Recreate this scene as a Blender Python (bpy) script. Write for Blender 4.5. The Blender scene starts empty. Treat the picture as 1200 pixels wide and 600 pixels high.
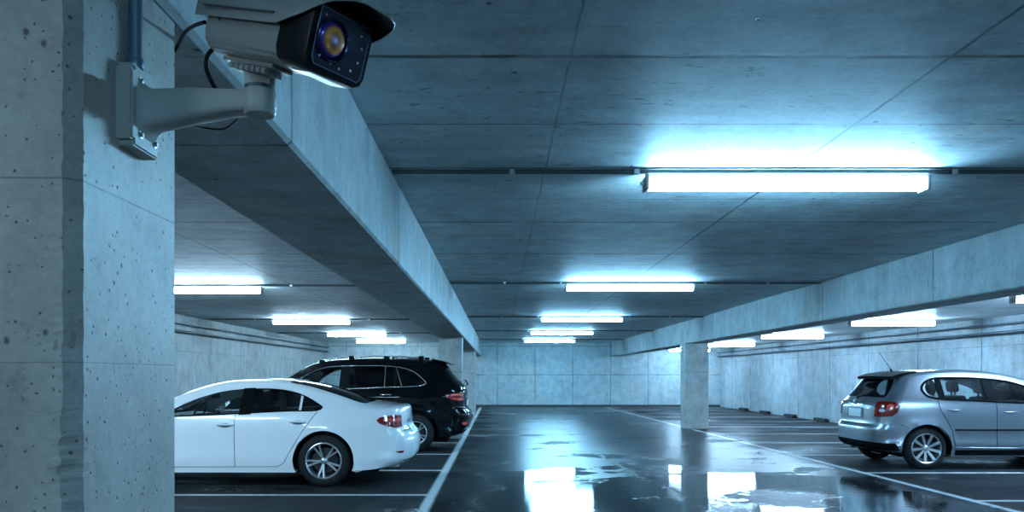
import bpy, bmesh, math, random
from mathutils import Vector, Matrix
from mathutils.geometry import delaunay_2d_cdt

PI = math.pi
random.seed(7)
SC = bpy.context.scene
COL = SC.collection

# ------------------------------------------------------------------ camera, world, exposure
HC = 1.42                      # camera height
cam_d = bpy.data.cameras.new('camera')
cam_d.sensor_width = 36.0
cam_d.lens = 27.0              # 900 px focal length on 1200 px
cam_d.shift_x = 16.0 / 1200
cam_d.shift_y = 140.0 / 1200
cam_d.clip_start = 0.02
cam = bpy.data.objects.new('camera', cam_d)
cam.location = (0, 0, HC)
cam.rotation_euler = (PI / 2, 0, 0)
COL.objects.link(cam)
SC.camera = cam

world = bpy.data.worlds.new('world')
SC.world = world
world.use_nodes = True
bg = world.node_tree.nodes['Background']
bg.inputs[0].default_value = (0.10, 0.16, 0.22, 1)
bg.inputs[1].default_value = 0.05

SC.view_settings.view_transform = 'Standard'
SC.view_settings.look = 'None'
SC.view_settings.gamma = 1.0
SC.view_settings.use_curve_mapping = False
SC.view_settings.exposure = 0.15
TUBE_COL = {'aisle': (0.27, 0.66, 1.0), 'left': (0.48, 0.77, 1.0), 'right': (0.40, 0.69, 1.0)}
TUBE_E = 165.0

# ------------------------------------------------------------------ layout numbers
CEIL = 2.92
CEIL_R = 2.60                  # lower soffit over the right-hand bays
BEAM_Z = 2.29
WL, WR, WB, WF = -7.85, 10.1, 35.0, -8.0
LB0, LB1 = -1.40, -0.78        # left beam
RB0, RB1 = 5.15, 5.65          # right beam


# ------------------------------------------------------------------ node helper
class NT:
    def __init__(self, name):
        self.m = bpy.data.materials.new(name)
        self.m.use_nodes = True
        self.t = self.m.node_tree
        self.t.nodes.clear()
        self.out = self.t.nodes.new('ShaderNodeOutputMaterial')

    def n(self, kind, ins=None, **props):
        nd = self.t.nodes.new('ShaderNode' + kind)
        for k, v in props.items():
            setattr(nd, k, v)
        for k, v in (ins or {}).items():
            self.put(nd.inputs[k], v)
        return nd

    def put(self, sock, v):
        if isinstance(v, bpy.types.NodeSocket):
            self.t.links.new(v, sock)
        elif isinstance(v, bpy.types.Node):
            self.t.links.new(v.outputs[0], sock)
        else:
            if hasattr(sock.default_value, '__len__') and not isinstance(v, (int, float)):
                v = tuple(v)
                if len(v) == 3 and len(sock.default_value) == 4:
                    v = v + (1.0,)
            sock.default_value = v

    def m_(self, op, a, b=0.0, c=0.0, clamp=False):
        return self.n('Math', {0: a, 1: b, 2: c}, operation=op, use_clamp=clamp).outputs[0]

    def mix(self, f, a, b, mode='MIX'):
        nd = self.n('Mix', data_type='RGBA', blend_type=mode)
        self.put(nd.inputs[0], f)
        self.put(nd.inputs[6], a)
        self.put(nd.inputs[7], b)
        return nd.outputs[2]

    def lerp(self, v, a0, a1, b0, b1):
        return self.n('MapRange', {0: v, 1: a0, 2: a1, 3: b0, 4: b1}).outputs[0]

    def smooth(self, v, a0, a1):
        return self.n('MapRange', {0: v, 1: a0, 2: a1, 3: 0.0, 4: 1.0}, interpolation_type='SMOOTHSTEP').outputs[0]

    def noise(self, vec, scale, detail=4.0, rough=0.55, dist=0.0):
        return self.n('TexNoise', {'Vector': vec, 'Scale': scale, 'Detail': detail, 'Roughness': rough,
                                   'Distortion': dist}).outputs[0]

    def xyz(self):
        tc = self.n('TexCoord').outputs['Object']
        s = self.n('SeparateXYZ', {0: tc})
        return tc, s.outputs[0], s.outputs[1], s.outputs[2]

    def scalev(self, vec, s):
        return self.n('Mapping', {'Vector': vec, 'Scale': s}).outputs[0]

    def finish(self, shader):
        self.t.links.new(shader.outputs[0], self.out.inputs[0])
        return self.m


def simple(name, col, rough=0.5, metal=0.0, coat=0.0, spec=0.5, emit=None, estr=0.0, vary=0.06, coat_rough=0.03):
    t = NT(name)
    vec, x, y, z = t.xyz()
    nz = t.noise(vec, 9.0, 3)
    f = t.lerp(nz, 0.3, 0.7, 1 - vary, 1 + vary)
    c = t.n('VectorMath', {0: col}, operation='SCALE')
    t.put(c.inputs[3], f)
    p = t.n('BsdfPrincipled', {'Base Color': c.outputs[0], 'Roughness': rough, 'Metallic': metal,
                               'Coat Weight': coat, 'Coat Roughness': coat_rough, 'Specular IOR Level': spec})
    if emit:
        t.put(p.inputs['Emission Color'], emit)
        p.inputs['Emission Strength'].default_value = estr
    return t.finish(p)


def line_mask(t, coord, pos, w, wob=None):
    """1 on a line at coord = pos, half width w."""
    d = t.m_('SUBTRACT', coord, pos)
    if wob is not None:
        d = t.m_('ADD', d, wob)
    d = t.m_('ABSOLUTE', d)
    return t.m_('SUBTRACT', 1.0, t.smooth(d, w * 0.5, w * 1.5))


def per_mask(t, coord, start, period, w, wob=None):
    d = t.m_('SUBTRACT', coord, start - period / 2)
    if wob is not None:
        d = t.m_('ADD', d, wob)
    d = t.m_('FLOORED_MODULO', d, period)
    d = t.m_('ABSOLUTE', t.m_('SUBTRACT', d, period / 2))
    return t.m_('SUBTRACT', 1.0, t.smooth(d, w * 0.5, w * 1.5))


def concrete(name, col=(0.36, 0.37, 0.37), lines=(), pers=(), streak=None, pits=(14.0, 0.10, 0.75), grain=1.0,
             stain=0.5, rough=0.62, wobble=0.004, spec=0.35, spots=0.3):
    """Cast concrete: mottling, board streaks, form joints, air holes."""
    t = NT(name)
    vec, x, y, z = t.xyz()
    ax = {'x': x, 'y': y, 'z': z}
    big = t.noise(vec, 0.55, 5, 0.6, 0.4)
    mid = t.noise(vec, 3.2, 6, 0.65)
    fine = t.noise(vec, 28.0 * grain, 5, 0.7)
    st = t.noise(t.scalev(vec, streak or (1, 1, 1)), 2.4, 6, 0.7)
    f = t.m_('ADD', t.lerp(big, 0.3, 0.7, -0.16 * stain * 2, 0.14 * stain * 2), t.lerp(mid, 0.3, 0.7, -0.24, 0.20))
    f = t.m_('ADD', f, t.lerp(fine, 0.3, 0.7, -0.13, 0.11))
    f = t.m_('ADD', f, t.lerp(st, 0.3, 0.7, -0.20 * stain * 2, 0.16 * stain * 2))
    f = t.m_('ADD', f, 1.0)
    dark = t.smooth(t.noise(t.scalev(vec, streak or (1, 1, 1)), 7.0, 4, 0.75), 0.60, 0.72)
    f = t.m_('SUBTRACT', f, t.m_('MULTIPLY', dark, 0.30))
    sp = t.smooth(t.noise(t.scalev(vec, [v ** .5 for v in (streak or (1, 1, 1))]), 15.0 * grain, 2, 0.5, 0.6), 0.655, 0.70)
    sp = t.m_('MULTIPLY', sp, t.smooth(t.noise(vec, 1.1 * grain, 3), 0.44, 0.60))
    f = t.m_('MULTIPLY', f, t.m_('SUBTRACT', 1.0, t.m_('MULTIPLY', sp, spots)))
    wob = t.lerp(t.noise(vec, 6.0, 3), 0.3, 0.7, -wobble, wobble)
    brk = t.smooth(t.noise(vec, 1.7, 3), 0.34, 0.56)
    seam = None
    for a, p, w, s in lines:
        mk = t.m_('MULTIPLY', line_mask(t, ax[a], p, w, wob), s)
        seam = mk if seam is None else t.m_('MAXIMUM', seam, mk)
    for a, p, per, w, s in pers:
        mk = t.m_('MULTIPLY', per_mask(t, ax[a], p, per, w, wob), s)
        seam = mk if seam is None else t.m_('MAXIMUM', seam, mk)
    warp = t.n('VectorMath', {0: t.n('TexNoise', {'Vector': vec, 'Scale': pits[0] * 1.6, 'Detail': 2.0}).outputs[1], 1: (.35 / pits[0],) * 3, 2: vec},
               operation='MULTIPLY_ADD').outputs[0]
    pit = None
    layers = [pits] + ([(pits[0] * 2.3, pits[1] * 1.1, pits[2] - .12)] if grain > 1 else [])
    for ps, pr, pt in layers:
        vo = t.n('TexVoronoi', {'Vector': warp, 'Scale': ps, 'Randomness': 1.0})
        vc = t.n('SeparateColor', {0: vo.outputs['Color']})
        rad = t.lerp(vc.outputs[1], 0.0, 1.0, pr * .5, pr * 1.5)
        p1 = t.m_('MULTIPLY', t.m_('SUBTRACT', 1.0, t.smooth(t.m_('DIVIDE', vo.outputs['Distance'], rad), 0.55, 1.1)), t.m_('GREATER_THAN', vc.outputs[0], pt))
        pit = p1 if pit is None else t.m_('MAXIMUM', pit, p1)
    h = t.m_('MULTIPLY', fine, 0.25)
    h = t.m_('ADD', h, t.m_('MULTIPLY', mid, 0.5))
    h = t.m_('SUBTRACT', h, pit)
    if seam is not None:
        seam = t.m_('MULTIPLY', seam, t.m_('ADD', t.m_('MULTIPLY', brk, 0.6), 0.4))
        f = t.m_('MULTIPLY', f, t.m_('SUBTRACT', 1.0, t.m_('MULTIPLY', seam, 0.8)))
        h = t.m_('SUBTRACT', h, t.m_('MULTIPLY', seam, 0.12))
    f = t.m_('MULTIPLY', f, t.m_('SUBTRACT', 1.0, t.m_('MULTIPLY', pit, 0.72)))
    warm = t.mix(t.smooth(t.noise(vec, 1.3, 4), 0.45, 0.7), col, (col[0] * 1.10, col[1] * 0.99, col[2] * 0.92))
    c = t.n('VectorMath', {0: warm}, operation='SCALE')
    t.put(c.inputs[3], f)
    bmp = t.n('Bump', {'Strength': 0.5, 'Distance': 0.006 / grain, 'Height': h})
    p = t.n('BsdfPrincipled', {'Base Color': c.outputs[0], 'Roughness': rough, 'Specular IOR Level': spec,
                               'Normal': bmp.outputs[0]})
    return t.finish(p)


# ------------------------------------------------------------------ object helpers
def link(o, parent=None):
    COL.objects.link(o)
    if parent is not None:
        o.parent = parent
    return o


def obj(name, bm, mat, parent=None, smooth=None):
    me = bpy.data.meshes.new(name)
    bmesh.ops.recalc_face_normals(bm, faces=bm.faces)
    bm.to_mesh(me)
    bm.free()
    if mat is not None:
        for mm in (mat if isinstance(mat, (list, tuple)) else [mat]):
            me.materials.append(mm)
    if smooth is not None:
        me.polygons.foreach_set('use_smooth', [True] * len(me.polygons))
        me.set_sharp_from_angle(angle=math.radians(smooth))
    return link(bpy.data.objects.new(name, me), parent)


def tag(o, label=None, cat=None, group=None, kind=None):
    if label: o['label'] = label
    if cat: o['category'] = cat
    if group: o['group'] = group
    if kind: o['kind'] = kind
    return o


def empty(name, loc, label=None, cat=None, group=None, rotz=0.0):
    o = bpy.data.objects.new(name, None)
    o.location = loc
    o.rotation_euler = (0, 0, rotz)
    COL.objects.link(o)
    return tag(o, label, cat, group)


def kids(o):
    return [c for c in bpy.data.objects if c.parent == o]


def copy_tree(o, parent=None):
    src = kids(o)
    c = o.copy()
    COL.objects.link(c)
    if parent is not None:
        c.parent = parent
    for ch in src:
        copy_tree(ch, c)
    return c


def box(bm, x0, x1, y0, y1, z0, z1, bevel=0.0, seg=2):
    r = bmesh.ops.create_cube(bm, size=1.0)
    vs = r['verts']
    bmesh.ops.scale(bm, vec=(x1 - x0, y1 - y0, z1 - z0), verts=vs)
    bmesh.ops.translate(bm, vec=((x0 + x1) / 2, (y0 + y1) / 2, (z0 + z1) / 2), verts=vs)
    if bevel > 0:
        es = list({e for v in vs for e in v.link_edges})
        bmesh.ops.bevel(bm, geom=es, offset=bevel, segments=seg, profile=0.5, affect='EDGES')
    return bm


def tube(bm, pts, r, n=12, cap=True, radii=None):
    pts = [Vector(p) for p in pts]
    rings = []
    up = None
    for i, p in enumerate(pts):
        if i == 0: d = pts[1] - p
        elif i == len(pts) - 1: d = p - pts[-2]
        else: d = (pts[i + 1] - p).normalized() + (p - pts[i - 1]).normalized()
        d.normalize()
        if up is None:
            up = Vector((0, 0, 1)) if abs(d.z) < 0.9 else Vector((1, 0, 0))
        a = d.cross(up).normalized()
        b = a.cross(d).normalized()
        up = b
        rr = radii[i] if radii else r
        rings.append([bm.verts.new(p + a * math.cos(2 * PI * k / n) * rr + b * math.sin(2 * PI * k / n) * rr) for k in range(n)])
    for i in range(len(rings) - 1):
        for k in range(n):
            bm.faces.new((rings[i][k], rings[i][(k + 1) % n], rings[i + 1][(k + 1) % n], rings[i + 1][k]))
    if cap:
        bm.faces.new(list(reversed(rings[0])))
        bm.faces.new(rings[-1])
    return bm


def lathe(bm, prof, axis='y', n=40, closed=False, center=(0, 0, 0)):
    """prof: (r, h) pairs turned about an axis."""
    rings = []
    cx, cy, cz = center
    for r, h in prof:
        ring = []
        for k in range(n):
            a = 2 * PI * k / n
            u, v = r * math.cos(a), r * math.sin(a)
            co = {'y': (cx + u, cy + h, cz + v), 'z': (cx + u, cy + v, cz + h), 'x': (cx + h, cy + u, cz + v)}[axis]
            ring.append(bm.verts.new(co))
        rings.append(ring)
    m = len(rings)
    for i in range(m if closed else m - 1):
        a, b = rings[i], rings[(i + 1) % m]
        for k in range(n):
            bm.faces.new((a[k], a[(k + 1) % n], b[(k + 1) % n], b[k]))
    if not closed:
        if prof[0][0] > 1e-5: bm.faces.new(rings[0])
        if prof[-1][0] > 1e-5: bm.faces.new(list(reversed(rings[-1])))
    bmesh.ops.remove_doubles(bm, verts=bm.verts, dist=1e-6)
    return bm


def spline(pts, sub):
    """Catmull-Rom (centripetal-ish) through closed list of tuples."""
    out = []
    n = len(pts)
    for i in range(n):
        p0, p1, p2, p3 = (Vector(pts[(i + k - 1) % n]) for k in range(4))
        d1 = max((p2 - p1).length, 1e-4); d0 = max((p1 - p0).length, 1e-4); d2 = max((p3 - p2).length, 1e-4)
        d0, d1, d2 = d0 ** .5, d1 ** .5, d2 ** .5
        m1 = (p2 - p1) - (p2 - p0) * (d1 / (d0 + d1)) + (p1 - p0) * (d1 / d0)
        m2 = (p2 - p1) - (p3 - p1) * (d1 / (d1 + d2)) + (p3 - p2) * (d1 / d2)
        for k in range(sub):
            t = k / sub
            t2, t3 = t * t, t * t * t
            out.append(p1 * (2 * t3 - 3 * t2 + 1) + m1 * (t3 - 2 * t2 + t) + p2 * (-2 * t3 + 3 * t2) + m2 * (t3 - t2))
    return out


def smooth_poly(pts, sub=5):
    return [(v.x, v.y) for v in spline([Vector((a, b, 0)) for a, b in pts], sub)]


def pip(p, poly):
    x, y = p
    c = False
    n = len(poly)
    j = n - 1
    for i in range(n):
        xi, yi = poly[i]; xj, yj = poly[j]
        if (yi > y) != (yj > y) and x < (xj - xi) * (y - yi) / (yj - yi) + xi:
            c = not c
        j = i
    return c


def tri_fill(poly, cell):
    """CDT triangulation of a polygon with inner grid points. returns verts2d, tris"""
    dense = []
    for i in range(len(poly)):
        a, b = poly[i], poly[(i + 1) % len(poly)]
        k = max(1, int(math.hypot(b[0] - a[0], b[1] - a[1]) / (cell * .8)))
        for j in range(k):
            dense.append((a[0] + (b[0] - a[0]) * j / k, a[1] + (b[1] - a[1]) * j / k))
    poly = dense
    pts = [Vector(p) for p in poly]
    n = len(pts)
    edges = [(i, (i + 1) % n) for i in range(n)]
    xs = [p.x for p in pts]; ys = [p.y for p in pts]
    x0, x1, y0, y1 = min(xs), max(xs), min(ys), max(ys)
    nx = max(1, int((x1 - x0) / cell)); ny = max(1, int((y1 - y0) / cell))
    for i in range(1, nx):
        for j in range(1, ny):
            q = (x0 + (x1 - x0) * i / nx, y0 + (y1 - y0) * j / ny)
            if pip(q, poly):
                dm = min((Vector(q) - p).length for p in pts[:n])
                if dm > cell * 0.45:
                    pts.append(Vector(q))
    v, e, f, *_ = delaunay_2d_cdt(pts, edges, [list(range(n))], 1, 1e-6)
    return [(a.x, a.y) for a in v], [list(q) for q in f]


def lift(bm, verts2d, tris, fn, off, base):
    """raised patch: top at off, skirt down to base."""
    top = [bm.verts.new(fn(u, v, off)) for u, v in verts2d]
    cnt = {}
    for t in tris:
        try:
            bm.faces.new([top[i] for i in t])
        except ValueError:
            continue
        for k in range(len(t)):
            a, b = t[k], t[(k + 1) % len(t)]
            cnt.setdefault((min(a, b), max(a, b)), []).append((a, b))
    if base is not None:
        low = {}
        for key, l in cnt.items():
            if len(l) == 1:
                a, b = l[0]
                for q in (a, b):
                    if q not in low:
                        low[q] = bm.verts.new(fn(*verts2d[q], base))
                bm.faces.new((top[b], top[a], low[a], low[b]))
    return bm


def sphere_bm(bm, c, r, seg=12, scale=(1, 1, 1)):
    rr = bmesh.ops.create_uvsphere(bm, u_segments=seg, v_segments=max(6, seg // 2), radius=r)
    bmesh.ops.scale(bm, vec=scale, verts=rr['verts'])
    bmesh.ops.translate(bm, vec=c, verts=rr['verts'])
    return bm


# ------------------------------------------------------------------ materials
M = {}
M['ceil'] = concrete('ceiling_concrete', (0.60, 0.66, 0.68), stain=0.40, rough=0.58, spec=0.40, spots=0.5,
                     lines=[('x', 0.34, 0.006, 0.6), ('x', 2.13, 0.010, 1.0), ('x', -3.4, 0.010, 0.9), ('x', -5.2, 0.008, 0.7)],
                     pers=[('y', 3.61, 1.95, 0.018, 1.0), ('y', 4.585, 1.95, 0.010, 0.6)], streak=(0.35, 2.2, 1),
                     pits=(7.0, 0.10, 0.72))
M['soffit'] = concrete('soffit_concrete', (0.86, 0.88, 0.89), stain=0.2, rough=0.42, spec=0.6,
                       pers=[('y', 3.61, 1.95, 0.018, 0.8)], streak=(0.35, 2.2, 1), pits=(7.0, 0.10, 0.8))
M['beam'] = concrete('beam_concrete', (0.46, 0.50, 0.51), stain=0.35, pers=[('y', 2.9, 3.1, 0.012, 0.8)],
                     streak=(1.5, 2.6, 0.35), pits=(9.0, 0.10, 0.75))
M['wall_side'] = concrete('wall_concrete', (0.36, 0.43, 0.45), stain=0.36, pers=[('y', 1.35, 2.45, 0.020, 0.8), ('y', 0.1, 2.45, 0.010, 0.35)],
                          lines=[('z', 2.02, 0.012, 0.35)], streak=(1, 2.2, 0.3), pits=(6.0, 0.10, 0.8))
M['wall_back'] = concrete('wall_back_concrete', (0.35, 0.43, 0.45), stain=0.32, pers=[('x', -0.05, 1.72, 0.022, 0.6)],
                          lines=[('z', 1.45, 0.02, 0.6), ('z', 2.75, 0.02, 0.5)], streak=(2.2, 1, 0.4), pits=(4.0, 0.10, 0.8))
M['pillar'] = concrete('pillar_concrete', (0.46, 0.42, 0.38), stain=0.34, lines=[('z', 1.795, 0.0018, 0.9), ('z', 1.445, 0.0012, 0.5)],
                       streak=(1, 1, 1), pits=(26.0, 0.17, 0.66), grain=2.0, rough=0.42, wobble=0.0012)
M['column'] = concrete('column_concrete', (0.42, 0.43, 0.42), stain=0.25, lines=[('z', 1.5, 0.01, 0.4)], streak=(2, 2, 0.4),
                       pits=(10.0, 0.10, 0.8))
M['paint_grey'] = simple('grey_powder_coat', (0.47, 0.42, 0.38), 0.42, 0.0, 0.1)
M['camera_grey'] = simple('camera_grey', (0.32, 0.29, 0.265), 0.40)
M['paint_grey_dark'] = simple('dark_grey_metal', (0.10, 0.11, 0.12), 0.45, 0.5)
M['steel'] = simple('steel', (0.6, 0.6, 0.6), 0.28, 1.0)
M['black_plastic'] = simple('black_plastic', (0.006, 0.006, 0.008), 0.42, spec=0.16)
M['pipe'] = simple('painted_pipe', (0.05, 0.08, 0.10), 0.45, 0.3)
M['conduit'] = simple('conduit_grey', (0.16, 0.22, 0.28), 0.4, 0.4)
M['conduit_ceil'] = simple('conduit_ceiling', (0.10, 0.12, 0.13), 0.5, 0.2)
M['rubber'] = simple('tyre_rubber', (0.014, 0.015, 0.016), 0.75, spec=0.3)
M['alloy'] = simple('alloy', (0.62, 0.64, 0.66), 0.30, 0.85)
M['alloy_dark'] = simple('brake_dark', (0.05, 0.05, 0.055), 0.5, 0.6)
M['chrome'] = simple('chrome', (0.85, 0.86, 0.88), 0.12, 1.0)
M['trim_black'] = simple('trim_black', (0.006, 0.007, 0.008), 0.75, spec=0.03)
M['interior'] = simple('interior_dark', (0.018, 0.020, 0.024), 0.8)
M['seat_cloth'] = simple('seat_cloth', (0.035, 0.038, 0.045), 0.85)
M['red_lens'] = simple('red_lens', (0.22, 0.006, 0.005), 0.15, 0, 0.7)
M['red_bright'] = simple('red_lens_bright', (0.95, 0.08, 0.05), 0.15, 0, 1.0)
M['clear_lens'] = simple('clear_lens', (0.75, 0.70, 0.70), 0.12, 0, 1.0)
M['plate_white'] = simple('plate_white', (0.72, 0.74, 0.76), 0.4)
M['plate_blue'] = simple('plate_blue', (0.03, 0.07, 0.30), 0.4)
M['white_paint'] = simple('white_car_paint', (0.88, 0.89, 0.91), 0.35, 0.0, 1.0, vary=0.01)
M['black_paint'] = simple('black_car_paint', (0.003, 0.0035, 0.005), 0.3, 0.0, 0.45, spec=0.0, vary=0.01)
M['silver_paint'] = simple('silver_car_paint', (0.31, 0.345, 0.39), 0.30, 0.85, 0.8, vary=0.01)
M['line_gap'] = simple('panel_gap_black', (0.02, 0.022, 0.025), 0.7)
M['gap_soft'] = simple('panel_gap_grey', (0.16, 0.18, 0.20), 0.7)


def glass_mat(name, tint, refl=1.0, rough=0.02):
    t = NT(name)
    fr = t.n('LayerWeight', {'Blend': 0.14})
    f = t.m_('MULTIPLY', t.m_('ADD', fr.outputs['Fresnel'], 0.04), refl, clamp=True)
    tr = t.n('BsdfTransparent', {0: tint})
    gl = t.n('BsdfGlossy', {'Color': (0.9, 0.95, 1.0), 'Roughness': rough})
    mx = t.n('MixShader', {0: f, 1: tr, 2: gl})
    return t.finish(mx)


M['glass'] = glass_mat('car_glass', (0.78, 0.86, 0.88))
M['glass_dark'] = glass_mat('car_glass_tinted', (0.25, 0.30, 0.33), 1.1)
M['glass_privacy'] = glass_mat('privacy_glass', (0.03, 0.04, 0.05), 0.8)


def tube_mat(row):
    t = NT('lit_diffuser_' + row)
    vec, x, y, z = t.xyz()
    nz = t.noise(vec, 3.0, 2)
    e = t.n('Emission', {'Color': TUBE_COL[row], 'Strength': t.lerp(nz, 0.3, 0.7, TUBE_E * 0.97, TUBE_E * 1.03)})
    return t.finish(e)


for _r in TUBE_COL:
    M['tube_' + _r] = tube_mat(_r)


# ------------------------------------------------------------------ floor
BAY_L, BAY_L0 = 2.36, 9.13
BAY_R, BAY_R0 = 2.50, 11.20


def floor_mat():
    t = NT('wet_asphalt')
    vec, x, y, z = t.xyz()
    fine = t.noise(vec, 60.0, 4, 0.7)
    mid = t.noise(vec, 5.0, 6, 0.65)
    big = t.noise(t.scalev(vec, (1.0, 0.55, 1)), 0.42, 5, 0.6, 0.3)
    # puddles: where the slab holds water
    pn = t.noise(t.scalev(vec, (0.55, 0.95, 1)), 0.9, 4, 0.5, 0.35)
    aisle = t.m_('MULTIPLY', t.smooth(x, -0.6, 0.3), t.m_('SUBTRACT', 1.0, t.smooth(x, 4.6, 5.6)))
    neary = t.m_('SUBTRACT', 1.0, t.smooth(t.m_('ADD', y, t.lerp(t.noise(vec, 0.8, 3), 0.3, 0.7, -1.6, 1.6)), 9.8, 13.6))
    bias = t.m_('ADD', t.m_('MULTIPLY', t.m_('MULTIPLY', aisle, neary), 0.24), t.m_('MULTIPLY', aisle, 0.05))
    edge = t.lerp(t.noise(vec, 9.0, 4, 0.7), 0.3, 0.7, -0.06, 0.06)
    puddle = t.smooth(t.m_('ADD', t.m_('ADD', pn, bias), edge), 0.655, 0.675)
    damp = t.smooth(t.m_('ADD', pn, t.m_('MULTIPLY', aisle, 0.16)), 0.42, 0.60)
    # painted lines
    wob = t.lerp(t.noise(vec, 14.0, 2), 0.3, 0.7, -0.006, 0.006)
    mL = line_mask(t, x, -0.79, 0.055, wob)
    xr = t.m_('SUBTRACT', x, t.m_('MULTIPLY', t.m_('SUBTRACT', y, 8.0), -0.0235))
    mR = line_mask(t, xr, 5.40, 0.050, wob)
    far = t.m_('LESS_THAN', y, 34.3)
    nearR = t.m_('GREATER_THAN', y, 1.0)
    leftz = t.m_('MULTIPLY', t.m_('LESS_THAN', x, -0.79), t.m_('GREATER_THAN', x, -7.4))
    rightz = t.m_('MULTIPLY', t.m_('GREATER_THAN', xr, 5.40), t.m_('LESS_THAN', x, 9.8))
    bL = t.m_('MULTIPLY', per_mask(t, y, BAY_L0, BAY_L, 0.05, wob), leftz)
    bR = t.m_('MULTIPLY', per_mask(t, y, BAY_R0, BAY_R, 0.05, wob), rightz)
    pm = t.m_('MAXIMUM', t.m_('MAXIMUM', mL, mR), t.m_('MAXIMUM', bL, bR))
    pm = t.m_('MULTIPLY', t.m_('MULTIPLY', pm, far), nearR)
    wear = t.m_('SUBTRACT', 1.0, t.m_('MULTIPLY', t.smooth(t.noise(vec, 22.0, 5, 0.75), 0.54, 0.72), 0.6))
    wear = t.m_('MULTIPLY', wear, t.lerp(big, 0.3, 0.7, 0.65, 1.0))
    pm = t.m_('MULTIPLY', pm, wear)
    # crack running down the aisle
    ck = t.m_('ADD', t.lerp(t.noise(vec, 0.5, 4, 0.6), 0.3, 0.7, -0.16, 0.16), t.lerp(t.noise(vec, 7.0, 3), 0.3, 0.7, -0.05, 0.05))
    crack = t.m_('MULTIPLY', line_mask(t, t.m_('ADD', x, t.m_('MULTIPLY', y, 0.075)), 2.83, 0.045, ck), t.smooth(t.noise(vec, 1.3, 3), 0.40, 0.50))
    puddle = t.m_('MULTIPLY', puddle, t.m_('SUBTRACT', 1.0, crack))
    f = t.m_('ADD', t.lerp(mid, 0.3, 0.7, 0.65, 1.3), t.lerp(fine, 0.3, 0.7, -0.15, 0.15))
    f = t.m_('MULTIPLY', f, t.lerp(big, 0.3, 0.7, 0.7, 1.35))
    f = t.m_('MULTIPLY', f, t.m_('SUBTRACT', 1.0, t.m_('MULTIPLY', damp, 0.45)))
    f = t.m_('MULTIPLY', f, t.m_('SUBTRACT', 1.0, t.m_('MULTIPLY', crack, 0.8)))
    c = t.n('VectorMath', {0: (0.034, 0.037, 0.040)}, operation='SCALE')
    t.put(c.inputs[3], f)
    colr = t.mix(t.m_('MULTIPLY', pm, 0.9), c.outputs[0], (0.80, 0.81, 0.81))
    dry = t.m_('ADD', t.lerp(mid, 0.3, 0.7, 0.45, 0.65), t.m_('MULTIPLY', aisle, -0.18))
    r1 = t.n('Mix', {0: damp}, data_type='FLOAT'); t.put(r1.inputs[2], dry); t.put(r1.inputs[3], 0.30)
    r2 = t.n('Mix', {0: puddle}, data_type='FLOAT'); t.put(r2.inputs[2], r1.outputs[0]); t.put(r2.inputs[3], 0.05)
    hb = t.m_('ADD', t.m_('MULTIPLY', fine, 0.6), t.m_('MULTIPLY', mid, 0.8))
    rip = t.noise(t.scalev(vec, (0.6, 1.0, 1)), 16.0, 3, 0.55)
    hh = t.n('Mix', {0: puddle}, data_type='FLOAT'); t.put(hh.inputs[2], hb); t.put(hh.inputs[3], t.m_('MULTIPLY', rip, 0.55))
    hh2 = t.m_('SUBTRACT', hh.outputs[0], t.m_('MULTIPLY', crack, 0.5))
    bmp = t.n('Bump', {'Strength': 0.6, 'Distance': 0.004, 'Height': hh2})
    spl = t.m_('MULTIPLY', t.m_('ADD', t.m_('ADD', 0.025, t.m_('MULTIPLY', t.m_('MULTIPLY', t.m_('ADD', t.m_('MULTIPLY', damp, 0.5), 0.5), aisle), 0.24)), t.m_('MULTIPLY', puddle, 0.42)), t.m_('SUBTRACT', 1.0, t.m_('MULTIPLY', pm, 0.7)))
    p = t.n('BsdfPrincipled', {'Base Color': colr, 'Roughness': r2.outputs[0], 'Specular IOR Level': spl,
                               'IOR': 1.38, 'Normal': bmp.outputs[0]})
    return t.finish(p)


M['floor'] = floor_mat()


def struct(name, bm, mat, label=None, smooth=None):
    o = obj(name, bm, mat, None, smooth)
    return tag(o, label, None, None, 'structure')


struct('floor', box(bmesh.new(), WL - .3, WR + .3, WF - .3, WB + .3, -0.3, 0.0), M['floor'])
bm = bmesh.new()
box(bm, WL - .3, RB0 + .1, WF - .3, WB + .3, CEIL, CEIL + .3)
struct('ceiling', bm, M['ceil'])
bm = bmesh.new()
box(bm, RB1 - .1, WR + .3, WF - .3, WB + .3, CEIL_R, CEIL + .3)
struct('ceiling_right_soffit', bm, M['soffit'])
struct('wall_left', box(bmesh.new(), WL - .3, WL, WF - .3, WB + .3, 0, CEIL), M['wall_side'])
struct('wall_right', box(bmesh.new(), WR, WR + .3, WF - .3, WB + .3, 0, CEIL_R), M['wall_side'])
struct('wall_back', box(bmesh.new(), WL, WR, WB, WB + .3, 0, CEIL), M['wall_back'])
struct('wall_front', box(bmesh.new(), WL, WR, WF - .3, WF, 0, CEIL), M['wall_back'])
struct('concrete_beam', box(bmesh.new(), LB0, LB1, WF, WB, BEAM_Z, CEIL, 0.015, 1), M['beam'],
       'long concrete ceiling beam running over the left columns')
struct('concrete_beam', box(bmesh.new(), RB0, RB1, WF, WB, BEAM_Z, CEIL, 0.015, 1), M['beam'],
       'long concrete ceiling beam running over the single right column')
for cx0, cx1, cy, lab in ((-1.34, -0.815, 17.2, 'concrete column standing behind the black car'),
                          (-1.34, -0.815, 27.2, 'farther concrete column near the back wall'),
                          (4.94, 5.56, 20.3, 'square concrete column on the painted line behind the silver car')):
    struct('concrete_column', box(bmesh.new(), cx0, cx1, cy, cy + .55, 0, BEAM_Z, 0.02, 2), M['column'], lab)
# dark joint at the foot of the walls
for nm, b in (('baseboard_back', (WL, WR, WB - .03, WB, 0, 0.09)),):
    struct(nm, box(bmesh.new(), *b), simple('joint_dark', (0.05, 0.055, 0.06), 0.8))

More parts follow.
